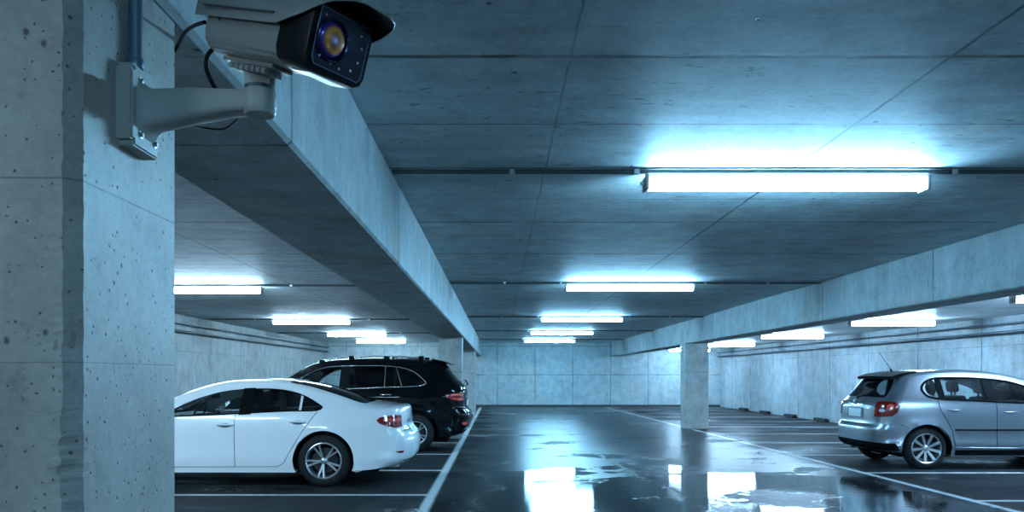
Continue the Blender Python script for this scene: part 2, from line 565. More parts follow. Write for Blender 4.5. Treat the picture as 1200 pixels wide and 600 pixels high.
# ------------------------------------------------------------------ foreground pillar with a broken chamfer
PXR, PYF, PYB = -0.80, 1.455, 1.905
bm = bmesh.new()
sec = [(-1.38, PYF), (PXR - .060, PYF), (PXR - .026, PYF), (PXR, PYF + .026), (PXR, PYF + .045), (PXR, PYB - .008), (PXR - .008, PYB), (-1.38, PYB)]
nz = 260
rings = []
rnd = random.Random(3)
for k in range(nz + 1):
    z = BEAM_Z * k / nz
    ring = []
    chip = 0.0
    if z < 1.36:
        s = min(1.0, (1.36 - z) / 0.06)
        chip = s * (0.35 + 0.35 * math.sin(z * 97 + 3 * math.sin(z * 41)) + 0.5 * rnd.random()) * 0.013 * (0.4 + rnd.random())
    small = 0.0012 * math.sin(z * 55) + 0.0008 * math.sin(z * 131) + rnd.uniform(-.0006, .0006)
    for i, (a, b) in enumerate(sec):
        if i == 2: a += -chip * 0.9 + small; b += rnd.uniform(-.0006, .0006) + chip * 0.25
        if i == 3: b += chip * 0.25 + small; a += -chip * .12
        ring.append(bm.verts.new((a, b, z)))
    rings.append(ring)
n = len(sec)
for k in range(nz):
    for i in range(n):
        bm.faces.new((rings[k][i], rings[k][(i + 1) % n], rings[k + 1][(i + 1) % n], rings[k + 1][i]))
bm.faces.new(rings[0]); bm.faces.new(rings[-1])
struct('concrete_column', bm, M['pillar'], 'huge chamfered concrete pillar close to the viewer carrying the camera')

# ------------------------------------------------------------------ ceiling lights
def make_light(row):
    root = empty('ceiling_light', (0, 0, 0))
    L = 2.02
    bm = bmesh.new()
    # wraparound diffuser
    prof = []
    for k in range(11):
        a = PI * k / 10
        prof.append((0.066 * math.cos(a), -0.078 * math.sin(a) ** 0.8))
    rings = []
    for xx in (-L / 2, L / 2):
        rings.append([bm.verts.new((xx, a, b - 0.062)) for a, b in prof])
    m = len(prof)
    for i in range(m - 1):
        bm.faces.new((rings[0][i], rings[0][i + 1], rings[1][i + 1], rings[1][i]))
    bm.faces.new((rings[0][0], rings[1][0], rings[1][-1], rings[0][-1]))
    bm.faces.new(rings[0]); bm.faces.new(rings[1])
    obj('diffuser', bm, M['tube_' + row], root)
    bm = box(bmesh.new(), -L / 2 - .01, L / 2 + .01, -0.059, 0.059, -0.061, 0.0, 0.004, 1)
    obj('housing', bm, M['paint_grey'], root)
    for s in (-1, 1):
        x0 = s * (L / 2 + 0.015)
        bm = box(bmesh.new(), x0 - .014, x0 + .014, -0.070, 0.070, -0.145, -0.045, 0.006, 2)
        obj('end_cap', bm, M['paint_grey'], root, 40)
        bm = bmesh.new()
        box(bm, x0 + s * .03 - .012, x0 + s * .03 + .012, -0.012, 0.012, -0.10, -0.075, 0.003, 1)
        obj('clip', bm, M['steel'], root)
    return root


C_LAB = ['long ceiling light closest above the aisle', 'second ceiling light along the middle row',
         'third ceiling light along the middle row', 'fourth ceiling light along the middle row',
         'farthest ceiling light of the middle row, by the back wall', 'unseen ceiling light added behind the viewer, beyond the middle row']  # last one is unseen, set far back so the pillar front stays dim
L_LAB = ['lit ceiling light just right of the big pillar', 'second ceiling light from the pillar in the left bay',
         'third ceiling light from the pillar in the left bay', 'farthest ceiling light over the left bay',
         'ceiling light over the left bay hidden behind the pillar', 'ceiling light at the near end of the left bay']
R_LAB = ['ceiling light cut by the right edge of the picture', 'ceiling light above the silver car beyond the beam',
         'ceiling light between the silver car and the right column', 'ceiling light just right of the single right column',
         'ceiling light seen just left of the right column', 'ceiling light over the right bay beside the viewer, outside the picture', 'unseen ceiling light added at the near end of the right bay']  # last one is unseen, added to light the pillar chamfer
for row, xs, zc, ys, labs, grp in (('aisle', 2.11, CEIL, (5.65, 12.35, 19.4, 25.5, 31.5, -5.2), C_LAB, 'ceiling lights over the aisle'),
                              ('left', -4.93, CEIL, (12.7, 20.3, 26.8, 32.3, 6.2, -2.5), L_LAB, 'ceiling lights over the left bay'),
                              ('right', 8.25, CEIL_R, (11.0, 16.1, 21.6, 27.4, 33.2, 5.5, 0.0), R_LAB, 'ceiling lights over the right bay')):
    light0 = make_light(row)
    for i_, (yy, lb) in enumerate(zip(ys, labs)):
        o = copy_tree(light0) if i_ else light0
        o.location = (xs, yy, zc)
        if xs > 8: o.scale = (0.86, 1, 1)
        tag(o, lb, 'light', grp)

# conduits feeding the rows; also stand in for the shade line above each light
def conduit(name, pts, r, label, clips, clip_dir):
    root = empty(name, pts[0], label, 'pipe')
    base = Vector(pts[0])
    bm = bmesh.new()
    tube(bm, [Vector(p) - base for p in pts], r, 8)
    obj('pipe_run', bm, M['conduit_ceil'], root, 60)
    for c in clips:
        c = Vector(c) - base
        bm = box(bmesh.new(), c.x - .02, c.x + .02, c.y - r - .008, c.y + r + .008, c.z - r - .004, c.z + r + .002, 0.003, 1)
        obj('clip', bm, M['steel'], root)
    return root


WORDS = ['closest to the viewer', 'along the second row of lights', 'along the third row of lights', 'along the fourth row of lights', 'along the farthest row of lights']
for i, yy in enumerate((5.65, 12.35, 19.4, 25.5, 31.5)):
    z = CEIL - 0.024
    conduit('ceiling_conduit', [(LB1 + .01, yy - .085, z), (RB0 - .01, yy - .085, z)], 0.016,
            'thin grey conduit across the aisle ceiling ' + WORDS[i], [(xx, yy - .085, z) for xx in (0.1, 1.0, 3.3, 4.3)], 'z')
for i, yy in enumerate((12.7, 20.3, 26.8)):
    z = CEIL - 0.024
    conduit('ceiling_conduit', [(WL + .2, yy - .085, z), (LB0 - .01, yy - .085, z)], 0.016,
            'thin grey conduit across the left bay ceiling, %s row behind the pillar' % ('first', 'second', 'third')[i],
            [(xx, yy - .085, z) for xx in (-6.4, -3.4, -2.2)], 'z')


# wall pipe runs with brackets
def wall_pipes(xw, sgn, zs, y0, y1, label, step):
    root = empty('wall_pipe_run', (xw, y0, zs[0]), label, 'pipe')
    for z, r in zip(zs, (0.032, 0.022)):
        bm = bmesh.new()
        tube(bm, [(sgn * .12, 0, z - zs[0]), (sgn * .12, y1 - y0, z - zs[0])], r, 10)
        obj('pipe', bm, M['pipe'], root, 60)
    y = 0.6
    while y < y1 - y0:
        bm = bmesh.new()
        box(bm, min(0, sgn * .15), max(0, sgn * .15), y - .02, y + .02, zs[0] - .06, zs[0] - .03)
        box(bm, sgn * .15 - .012, sgn * .15 + .012, y - .035, y + .035, zs[0] - .06, zs[1] + .05)
        box(bm, min(0, sgn * .15), max(0, sgn * .15), y - .02, y + .02, zs[1] + .02, zs[1] + .05)
        obj('bracket', bm, M['pipe'], root)
        y += step
    return root


wall_pipes(WR, -1, (2.27, 2.44), 3.0, WB - .1, 'pair of dark pipes on brackets along the right wall', 2.2)
wall_pipes(WL, 1, (2.50, 2.68), 8.0, WB - .1, 'pair of dark pipes on brackets along the left wall', 2.2)

# wheel stops at the foot of the right wall
stop0 = None
for i in range(8):
    yy = BAY_R0 + BAY_R * (i + 1.0)
    if stop0 is None:
        bm = bmesh.new()
        pr = [(-.09, 0), (-.06, .10), (.06, .10), (.09, 0)]
        ra = [[bm.verts.new((a, q, b)) for a, b in pr] for q in (-.42, .42)]
        for k in range(4):
            bm.faces.new((ra[0][k], ra[0][(k + 1) % 4], ra[1][(k + 1) % 4], ra[1][k]))
        bm.faces.new(ra[0]); bm.faces.new(ra[1])
        bmesh.ops.bevel(bm, geom=bm.edges[:], offset=.012, segments=2, affect='EDGES')
        stop0 = obj('wheel_stop', bm, M['rubber'], None, 40)
        o = stop0
    else:
        o = stop0.copy(); COL.objects.link(o)
    o.location = (WR - .14, yy, 0)
    tag(o, 'low black wheel stop along the right wall, ' + ('eighth from', 'seventh from', 'sixth from', 'fifth from', 'fourth from', 'third from', 'second from', 'closest to')[i] + ' the back wall', 'wheel stop', 'wheel stops along the right wall')

# ------------------------------------------------------------------ security camera
def build_cctv():
    root = empty('security_camera', (PXR, 1.676, 1.99),
                 'grey bullet security camera with black front on a wall arm of the pillar', 'camera')
    R0 = Vector(root.location)

    def loc(v):
        return Vector(v) - R0
    # wall plate (lies on the pillar side, normal +X)
    y0, y1, z0, z1, th = 1.606, 1.742, 1.905, 2.080, 0.034
    bm = bmesh.new()
    box(bm, PXR - R0.x, PXR + th - R0.x, y0 - R0.y, y1 - R0.y, z0 - R0.z, z1 - R0.z)
    es = [e for e in bm.edges if abs(e.verts[0].co.x - e.verts[1].co.x) > .01]
    bmesh.ops.bevel(bm, geom=es, offset=.012, segments=4, affect='EDGES')
    es = [e for e in bm.edges if e.verts[0].co.x > PXR + th - .001 - R0.x and e.verts[1].co.x > PXR + th - .001 - R0.x]
    bmesh.ops.bevel(bm, geom=es, offset=.004, segments=2, affect='EDGES')
    plate = obj('wall_plate', bm, M['paint_grey'], root, 40)
    for sy, sz in ((y0 + .038, z1 - .030), (y1 - .030, z1 - .030), (y0 + .038, z0 + .030), (y1 - .030, z0 + .030)):
        bm = bmesh.new()
        c = (PXR + th - R0.x, sy - R0.y, sz - R0.z)
        lathe(bm, [(0.009, 0.0), (0.009, 0.002)], 'x', 14, center=c)
        lathe(bm, [(0.0055, 0.002), (0.0055, 0.006), (0.0035, 0.007)], 'x', 6, center=c)
        obj('bolt', bm, M['steel'], plate, 40)
    # arm: rounded trunk from the plate to the swivel cup
    def arm_sec(x, yc, zc, hw, hh):
        pts = []
        for k in range(20):
            a = 2 * PI * k / 20
            ca, sa = math.cos(a), math.sin(a)
            pts.append(loc((x, yc + hw * math.copysign(abs(ca) ** .45, ca), zc + hh * math.copysign(abs(sa) ** .45, sa))))
        return pts
    bm = bmesh.new()
    st = [(-.768, 1.676, 1.993, .052, .062), (-.758, 1.676, 1.994, .042, .050), (-.745, 1.676, 1.997, .036, .042),
          (-.66, 1.676, 2.008, .034, .034), (-.58, 1.675, 2.013, .032, .025), (-.535, 1.672, 2.013, .030, .022)]
    rs = [[bm.verts.new(p) for p in arm_sec(*s)] for s in st]
    for i in range(len(rs) - 1):
        for k in range(20):
            bm.faces.new((rs[i][k], rs[i][(k + 1) % 20], rs[i + 1][(k + 1) % 20], rs[i + 1][k]))
    bm.faces.new(rs[0]); bm.faces.new(rs[-1])
    arm = obj('arm', bm, M['paint_grey'], root, 50)
    bm = bmesh.new()
    cc = loc((-.518, 1.668, 0)); cc.z = -R0.z
    lathe(bm, [(0.030, 1.985), (0.034, 1.990), (0.036, 2.000), (0.036, 2.032), (0.034, 2.037)], 'z', 32, center=cc)
    obj('swivel_cup', bm, M['paint_grey'], arm, 40)
    # serrated swivel bracket
    bm = bmesh.new()
    lathe(bm, [(0.026, 2.036), (0.032, 2.038), (0.032, 2.046), (0.026, 2.048)], 'z', 24, center=cc)
    sw = obj('swivel_ring', bm, M['paint_grey_dark'], root, 40)
    # camera frame
    yaw, pitch = math.radians(-33), math.radians(18.5)
    F = Matrix.Translation(Vector((-.31, 1.50, 2.064)) - R0) @ Matrix.Rotation(yaw, 4, 'Z') @ Matrix.Rotation(pitch, 4, 'Y')

    def T(bm):
        bmesh.ops.transform(bm, matrix=F, verts=bm.verts)
        return bm
    # body: x back from 0 ; section (y, z)
    def sec(hw, top, bot, cham, r=0.0):
        return [(-hw, top), (-hw, bot + cham), (-hw + cham * .28, bot + cham * .35), (-hw + cham, bot), (hw - cham, bot), (hw - cham * .28, bot + cham * .35), (hw, bot + cham), (hw, top)]

    def loft(bm, stations):
        rr = []
        for x, s in stations:
            rr.append([bm.verts.new((x, a, b)) for a, b in s])
        m = len(rr[0])
        for i in range(len(rr) - 1):
            for k in range(m):
                bm.faces.new((rr[i][k], rr[i][(k + 1) % m], rr[i + 1][(k + 1) % m], rr[i + 1][k]))
        bm.faces.new(rr[0]); bm.faces.new(rr[-1])
        return bm
    bm = loft(bmesh.new(), [(-.340, sec(.060, .045, -.048, .022)), (-.332, sec(.068, .05, -.056, .026)), (-.095, sec(.070, .05, -.060, .028))])
    bmesh.ops.bevel(bm, geom=[e for e in bm.edges if abs(e.verts[0].co.x - e.verts[1].co.x) > .05], offset=.006, segments=3, affect='EDGES')
    body = obj('housing', T(bm), M['camera_grey'], root, 30)
    # black front hood (bezel)
    bm = loft(bmesh.new(), [(-.096, sec(.0705, .052, -.061, .028)), (-.085, sec(.073, .055, -.064, .027)), (-.004, sec(.080, .062, -.066, .024)), (.002, sec(.078, .060, -.064, .023))])
    bez = obj('front_bezel', T(bm), M['black_plastic'], root, 30)
    # grey lip below the bezel, catching light
    bm = bmesh.new()
    box(bm, -.060, -.006, -.052, .052, -.0685, -.063, .0015, 1)
    obj('bottom_lip', T(bm), M['steel'], bez)
    # front glass with frame
    bm = bmesh.new()
    gs = [(-.066, .052), (-.066, -.040), (-.058, -.052), (.058, -.052), (.066, -.042), (.066, .052)]
    a = [bm.verts.new((.0055, p, q)) for p, q in gs]
    b = [bm.verts.new((.0010, p, q)) for p, q in gs]
    bm.faces.new(a)
    for k in range(6):
        bm.faces.new((a[k], a[(k + 1) % 6], b[(k + 1) % 6], b[k]))
    gp = simple('panel_blue_black', (0.006, 0.014, 0.035), 0.22, 0, 0.0, spec=0.25)
    pn = obj('front_panel', T(bm), gp, root)
    bm = bmesh.new()
    tube(bm, [(.0055, p, q) for p, q in gs[:]] + [(.0055,) + gs[0]], .0013, 6)
    obj('panel_edge', T(bm), simple('panel_edge_blue', (.16, .25, .36), .3, .6), pn, 50)
    # lens: barrel ring, glass, iris
    LC = (0.0, -.028, .001)
    bm = bmesh.new()
    lathe(bm, [(.0345, .004), (.0390, .004), (.0390, .012), (.0370, .014), (.0345, .012), (.0335, .006)], 'x', 40, closed=True, center=LC)
    ring = obj('lens_ring', T(bm), simple('lens_ring_blue', (.03, .035, .09), .22, .7), root, 40)
    t = NT('coated_lens')
    g = t.n('TexCoord').outputs['UV']
    s = t.n('SeparateXYZ', {0: g})
    r = t.n('ValToRGB', {0: s.outputs[0]})
    cr = r.color_ramp
    cols = [(0.0, (.95, .85, 1.0)), (.14, (.45, .30, .55)), (.28, (.30, .16, .12)), (.44, (.85, .27, .05)), (.58, (1.0, .50, .14)), (.70, (1.0, .30, .05)), (.80, (.20, .08, .30)), (.90, (.05, .04, .35)), (1.0, (.02, .03, .12))]
    cr.elements[0].position, cr.elements[0].color = cols[0][0], cols[0][1] + (1,)
    cr.elements[1].position, cr.elements[1].color = cols[-1][0], cols[-1][1] + (1,)
    for p, c in cols[1:-1]:
        e = cr.elements.new(p); e.color = c + (1,)
    pr = t.n('BsdfPrincipled', {'Base Color': r.outputs[0], 'Roughness': 0.16, 'Metallic': .3, 'Coat Weight': .5, 'Coat Roughness': 0.02})
    lens_m = t.finish(pr)
    bm = bmesh.new()
    uv = bm.loops.layers.uv.new('UVMap')
    nr, na = 10, 40
    rings = []
    for i in range(nr + 1):
        rr = .0340 * i / nr
        h = .006 + .012 * math.sqrt(max(0, 1 - (i / nr) ** 2))
        rings.append([bm.verts.new((LC[0] + h, LC[1] + rr * math.cos(2 * PI * k / na), LC[2] + rr * math.sin(2 * PI * k / na))) for k in range(na)] if i else
                     [bm.verts.new((LC[0] + h, LC[1], LC[2]))])
    for i in range(nr):
        for k in range(na):
            if i == 0:
                f = bm.faces.new((rings[0][0], rings[1][k], rings[1][(k + 1) % na])); us = (0, 1 / nr, 1 / nr)
            else:
                f = bm.faces.new((rings[i][k], rings[i + 1][k], rings[i + 1][(k + 1) % na], rings[i][(k + 1) % na])); us = (i / nr, (i + 1) / nr, (i + 1) / nr, i / nr)
            for lp, u in zip(f.loops, us):
                lp[uv].uv = (u, 0)
    obj('lens_glass', T(bm), lens_m, ring, 60)
    # infra-red diodes
    led = simple('diode_clear', (.75, .80, .9), .12, .4, 1.0)
    for a, b in ((-.052, .040), (-.046, .026), (-.050, .006), (-.055, -.012), (-.048, -.034), (-.018, -.040), (.006, -.042), (.036, -.036), (.050, -.016), (.052, .012), (.044, .034)):
        bm = bmesh.new()
        sphere_bm(bm, (.0055, a, b), .0026, 10)
        obj('infrared_diode', T(bm), led, pn, 60)
    # sun shield: inverted channel, skirts cut on the slant at the front
    hw, top = .079, .074
    half = [(-hw, .004), (-hw, .028), (-hw + .001, .044), (-hw + .006, .055), (-hw + .014, .064), (-hw + .026, .070), (-.03, top), (.03, top), (hw - .026, .070), (hw - .014, .064), (hw - .006, .055), (hw - .001, .044), (hw, .028), (hw, .004)]
    def front_x(y, z):
        t_ = max(0.0, min(1.0, (z - .004) / .070))
        return -.090 + .172 * t_ ** 0.85
    th = .003
    bm = bmesh.new()
    xs = [0, .15, .3, .45, .6, .7, .8, .9, 1.0]
    go, gi = [], []
    for u in xs:
        ro, ri = [], []
        for (a, b) in half:
            xf = front_x(a, b)
            x = -.362 + (xf + .362) * u
            k = 1.0 + .11 * u
            ro.append(bm.verts.new((x, a * k, b)))
            ri.append(bm.verts.new((x, a * k * (1 - .03), b - th if b > .06 else b)))
        go.append(ro); gi.append(ri)
    m = len(half)
    for i in range(len(xs) - 1):
        for k in range(m - 1):
            bm.faces.new((go[i][k], go[i][k + 1], go[i + 1][k + 1], go[i + 1][k]))
            f = bm.faces.new((gi[i][k], gi[i + 1][k], gi[i + 1][k + 1], gi[i][k + 1])); f.material_index = 1
        bm.faces.new((go[i][0], go[i + 1][0], gi[i + 1][0], gi[i][0]))
        bm.faces.new((go[i][-1], gi[i][-1], gi[i + 1][-1], go[i + 1][-1]))
    for k in range(m - 1):
        bm.faces.new((go[-1][k], go[-1][k + 1], gi[-1][k + 1], gi[-1][k]))
        bm.faces.new((go[0][k], gi[0][k], gi[0][k + 1], go[0][k + 1]))
    sh = obj('sun_shield', T(bm), [M['camera_grey'], M['black_plastic']], root, 40)
    for s in (-1, 1):
        bm = box(bmesh.new(), -.325, -.100, s * (hw + .006) - .006, s * (hw + .006) + .002, .022, .0245)
        obj('shield_groove', T(bm), M['paint_grey_dark'], sh)
        bm = bmesh.new()
        lathe(bm, [(.003, -.001), (.003, .001), (.0015, .002)], 'y', 10, center=(-.29, s * .0705, .003))
        obj('screw', T(bm), M['paint_grey_dark'], body)
    # mounting rail and knuckle under the body
    bm = bmesh.new()
    box(bm, -.315, -.150, -.028, .028, -.068, -.058, .002, 1)
    box(bm, -.300, -.175, -.020, .020, -.078, -.066, .002, 1)
    for k in range(7):
        box(bm, -.292 + k * .018, -.284 + k * .018, -.023, .023, -.080, -.070)
    obj('mounting_rail', T(bm), M['camera_grey'], root, 40)
    bm = bmesh.new()
    c2 = loc((-.518, 1.668, 2.0))
    for s in (-1, 1):
        box(bm, c2.x - .027, c2.x + .027, c2.y + s * .022 - .004, c2.y + s * .022 + .004, c2.z + .044, c2.z + .098, .004, 2)
    box(bm, c2.x - .02, c2.x + .02, c2.y - .018, c2.y + .018, c2.z + .042, c2.z + .056)
    kn = obj('swivel_bracket', bm, M['paint_grey'], root, 40)
    bm = bmesh.new()
    lathe(bm, [(.007, -.028), (.007, .028)], 'y', 12, center=(c2.x, c2.y, c2.z + .074))
    obj('swivel_bolt', bm, M['steel'], kn, 40)
    # cables
    def cable(pts, r):
        bm = bmesh.new()
        cur = [Vector(p) for p in pts]
        dense = []
        for i in range(len(cur) - 1):
            p0 = cur[max(0, i - 1)]; p1 = cur[i]; p2 = cur[i + 1]; p3 = cur[min(len(cur) - 1, i + 2)]
            for k in range(8):
                t_ = k / 8
                dense.append(0.5 * ((2 * p1) + (p2 - p0) * t_ + (2 * p0 - 5 * p1 + 4 * p2 - p3) * t_ ** 2 + (3 * p1 - p0 - 3 * p2 + p3) * t_ ** 3))
        dense.append(cur[-1])
        tube(bm, [loc(p) for p in dense], r, 10)
        return obj('cable', bm, M['black_plastic'], root, 60)

    def px(x, y, Y):
        return (((x - 584) / 900) * Y, Y, HC + (440 - y) / 900 * Y)
    cable([px(240, 26, 1.72), px(228, 30, 1.77), px(217, 38, 1.84), px(208, 54, 1.94), px(196, 74, 1.97), px(190, 110, 1.96)], .0045)
    cable([px(249, 58, 1.66), px(243, 66, 1.665), px(242, 80, 1.67), px(247, 94, 1.672), px(256, 110, 1.676)], .0048)
    cable([px(226, 146, 1.72), px(240, 150, 1.76), px(262, 151, 1.76), px(276, 141, 1.72), px(280, 134, 1.69)], .002)
    return root


cctv = build_cctv()
cr = empty('wall_conduit', (PXR + .016, 1.66, 2.083), 'grey-blue vertical conduit running up the pillar above the camera plate', 'pipe')
bm = bmesh.new(); tube(bm, [(0, 0, 0), (0, 0, .205)], .0145, 16)
obj('pipe_run', bm, M['conduit'], cr, 50)
bm = bmesh.new(); lathe(bm, [(.016, .0), (.0175, .004), (.0175, .018), (.015, .022)], 'z', 20)
obj('collar', bm, M['conduit'], cr, 40)

# ------------------------------------------------------------------ cars
def softplus(v, k):
    return k * math.log1p(math.exp(max(-40, min(40, v / k))))


class Car:
    def __init__(s, name, spec):
        s.sp = spec
        s.P = spec['prof']
        s.sub = 7
        C = spline([Vector((p[0], p[1], 0)) for p in s.P], s.sub)
        E = spline([Vector((p[2], p[3], 0)) for p in s.P], s.sub)
        s.C = [(v.x, v.y) for v in C]
        s.E = [(v.x, v.y) for v in E]
        s.n = spec.get('n', 3.0)

    def W(s, x, z):
        sp = s.sp
        L = sp['L']
        w = sp['w']
        u = abs(x - L * .5) / (L * .5)
        w -= 0.10 * max(0, u - .45) ** 2 / .3
        b = sp['belt']
        w -= sp['tumble'] * softplus(z - b, .035)
        w -= 0.035 * max(0.0, (b - z) / b) ** 2 * 1.3
        # shoulder and lower creases
        w -= sp.get('crease', 0.16) * softplus(z - b + .13, .010)
        w += 0.020 * math.exp(-((z - .36) / .055) ** 2)
        # wheel arch flares
        for wx in sp['axles']:
            d = math.hypot(x - wx, z - sp['r'])
            w += sp.get('flare', 0.012) * math.exp(-((d - sp['arch'] - .01) / .05) ** 2)
        return w

    def side(s, x, z, off=0.0, sg=1):
        return (x, sg * (s.W(x, z) + off), z)

    def cs(s, q, arr):
        n = len(arr)
        i = int(math.floor(q)) % n
        f = q - math.floor(q)
        a, b = arr[i], arr[(i + 1) % n]
        return (a[0] + (b[0] - a[0]) * f, a[1] + (b[1] - a[1]) * f)

    def rim(s, q, a, off=0.0):
        """q: float index on the outline, a: -pi/2..pi/2 across"""
        c = s.cs(q, s.C); e = s.cs(q, s.E)
        w = s.W(*e)
        sg = 1 if a >= 0 else -1
        aa = min(abs(a), PI / 2)
        t = math.sin(aa) ** (2 / s.n); f = 1 - math.cos(aa) ** (2 / s.n)
        p = Vector((c[0] + (e[0] - c[0]) * f, sg * w * t, c[1] + (e[1] - c[1]) * f))
        if off:
            h = 0.02
            if abs(a) < PI / 2 - .03:
                a1, a2 = a - h, a + h
            else:
                a1, a2 = a - 2 * h * sg, a
            p1 = s.rim(q, a2) - s.rim(q, a1)
            p2 = s.rim(q + .3, a) - s.rim(q - .3, a)
            nn = p1.cross(p2)
            if nn.length < 1e-9: nn = Vector((0, sg, 0))
            nn.normalize()
            ref = p - Vector((s.sp['L'] / 2, 0, .7))
            if nn.dot(ref) < 0: nn = -nn
            p = p + nn * off
        return p

    def q_of_z(s, z, a, q0, q1):
        lo, hi = q0, q1
        zl = s.rim(lo, a).z
        up = s.rim(hi, a).z > zl
        for _ in range(28):
            m = (lo + hi) / 2
            if (s.rim(m, a).z < z) == up: lo = m
            else: hi = m
        return (lo + hi) / 2

    def a_of_y(s, q, y):
        w = s.W(*s.cs(q, s.E))
        t = min(1.0, abs(y) / w)
        return math.copysign(math.asin(t ** (s.n / 2)), y)

    # -- shell
    def shell(s):
        bm = bmesh.new()
        nq = len(s.C)
        angs = [PI / 2 * (k / 9) for k in range(10)]
        full = [-a for a in reversed(angs[1:])] + angs
        grid = [[bm.verts.new(s.rim(q, a)) for a in full] for q in range(nq)]
        m = len(full)
        for q in range(nq):
            for k in range(m - 1):
                bm.faces.new((grid[q][k], grid[q][k + 1], grid[(q + 1) % nq][k + 1], grid[(q + 1) % nq][k]))
        v2, tr = tri_fill(s.E, .075)
        for sg in (1, -1):
            vs = [bm.verts.new(s.side(a, b, 0, sg)) for a, b in v2]
            for t in tr:
                try: bm.faces.new([vs[i] for i in t])
                except ValueError: pass
        bmesh.ops.remove_doubles(bm, verts=bm.verts, dist=1e-4)
        bmesh.ops.recalc_face_normals(bm, faces=bm.faces)
        return bm

    def cutter_side(s, poly, y0, y1):
        bm = bmesh.new()
        a = [bm.verts.new((x, y0, z)) for x, z in poly]
        b = [bm.verts.new((x, y1, z)) for x, z in poly]
        n = len(poly)
        bm.faces.new(a); bm.faces.new(list(reversed(b)))
        for k in range(n):
            bm.faces.new((a[k], b[k], b[(k + 1) % n], a[(k + 1) % n]))
        bmesh.ops.recalc_face_normals(bm, faces=bm.faces)
        return bm

    def cutter_rim(s, poly, d0=-.09, d1=.06):
        """poly in (q, a)"""
        bm = bmesh.new()
        n = len(poly)
        q0, q1 = min(p[0] for p in poly), max(p[0] for p in poly)
        qm = (q0 + q1) / 2
        nrm = s.rim(qm, 0.0, 1.0) - s.rim(qm, 0.0)
        nrm.y = 0
        nrm.normalize()
        a = [bm.verts.new(s.rim(q, an) + nrm * d0) for q, an in poly]
        b = [bm.verts.new(s.rim(q, an) + nrm * d1) for q, an in poly]
        for top, vs in ((0, a), (1, b)):
            cen = Vector((0, 0, 0))
            for v in vs: cen += v.co
            c = bm.verts.new(cen / n)
            for k in range(n):
                bm.faces.new((vs[k], vs[(k + 1) % n], c))
        for k in range(n):
            bm.faces.new((a[k], b[k], b[(k + 1) % n], a[(k + 1) % n]))
        bmesh.ops.recalc_face_normals(bm, faces=bm.faces)
        return bm

    def side_patch(s, name, poly, mat, parent, sg=1, off=.003, base=-.012, cell=.04, smooth=30):
        v, t = tri_fill(poly, cell)
        bm = bmesh.new()
        lift(bm, v, t, lambda a, b, o: s.side(a, b, o, sg), off, base)
        return obj(name, bm, mat, parent, smooth)

    def rim_patch(s, name, polyza, mat, parent, qr, off=.003, base=-.012, cell=.035, smooth=30):
        """poly in (z, a) on the stretch qr of the outline"""
        v, t = tri_fill(polyza, cell)
        bm = bmesh.new()
        lift(bm, v, t, lambda z, a, o: s.rim(s.q_of_z(z, a, *qr), a, o), off, base)
        return obj(name, bm, mat, parent, smooth)

    def qa_patch(s, name, poly, mat, parent, off=-.006, cell=.25, base=None):
        v, t = tri_fill([(a, b * 4) for a, b in poly], cell * 2)
        bm = bmesh.new()
        lift(bm, v, t, lambda q, a, o: s.rim(q, a / 4, o), off, base)
        return obj(name, bm, mat, parent, 40)

    def side_line(s, name, pts, r, mat, parent, sg=1, off=.002):
        bm = bmesh.new()
        dense = []
        for i in range(len(pts) - 1):
            (x0, z0), (x1, z1) = pts[i], pts[i + 1]
            k = max(1, int(math.hypot(x1 - x0, z1 - z0) / .06))
            for j in range(k):
                dense.append((x0 + (x1 - x0) * j / k, z0 + (z1 - z0) * j / k))
        dense.append(pts[-1])
        tube(bm, [s.side(a, b, off, sg) for a, b in dense], r, 6)
        return obj(name, bm, mat, parent, 60)


def boolean_cut(base_bm, cutters, solid):
    """cut window and wheel openings out of the closed hull, drop the tunnel faces, give the skin its thickness"""
    mats = [bpy.data.materials.new('tmp_a'), bpy.data.materials.new('tmp_b')]
    me = bpy.data.meshes.new('tmp_shell'); base_bm.to_mesh(me); base_bm.free()
    for m in mats: me.materials.append(m)
    o = bpy.data.objects.new('tmp_shell', me); COL.objects.link(o)
    tmp = [o]
    for i, c in enumerate(cutters):
        if c.calc_volume(signed=True) < 0:
            bmesh.ops.reverse_faces(c, faces=c.faces)
        for f in c.faces: f.material_index = 1
        mc = bpy.data.meshes.new('tmp_cut'); c.to_mesh(mc); c.free()
        for m in mats: mc.materials.append(m)
        oc = bpy.data.objects.new('tmp_cut', mc); COL.objects.link(oc)
        tmp.append(oc)
        b = o.modifiers.new('b%d' % i, 'BOOLEAN'); b.object = oc; b.operation = 'DIFFERENCE'; b.solver = 'EXACT'
        b.material_mode = 'INDEX'
    bpy.context.view_layer.update()
    dg = bpy.context.evaluated_depsgraph_get()
    res = bpy.data.meshes.new_from_object(o.evaluated_get(dg))
    bm = bmesh.new(); bm.from_mesh(res)
    bmesh.ops.delete(bm, geom=[f for f in bm.faces if f.material_index == 1], context='FACES')
    bmesh.ops.remove_doubles(bm, verts=bm.verts, dist=2e-4)
    for t in tmp:
        d = t.data
        bpy.data.objects.remove(t)
        bpy.data.meshes.remove(d)
    bpy.data.meshes.remove(res)
    me = bpy.data.meshes.new('tmp_skin'); bm.to_mesh(me); bm.free()
    o = bpy.data.objects.new('tmp_skin', me); COL.objects.link(o)
    md = o.modifiers.new('s', 'SOLIDIFY'); md.thickness = solid; md.offset = -1
    bpy.context.view_layer.update()
    res = bpy.data.meshes.new_from_object(o.evaluated_get(bpy.context.evaluated_depsgraph_get()))
    bm = bmesh.new(); bm.from_mesh(res)
    for f in bm.faces: f.material_index = 0
    bpy.data.objects.remove(o); bpy.data.meshes.remove(me); bpy.data.meshes.remove(res)
    for m in mats: bpy.data.materials.remove(m)
    return bm


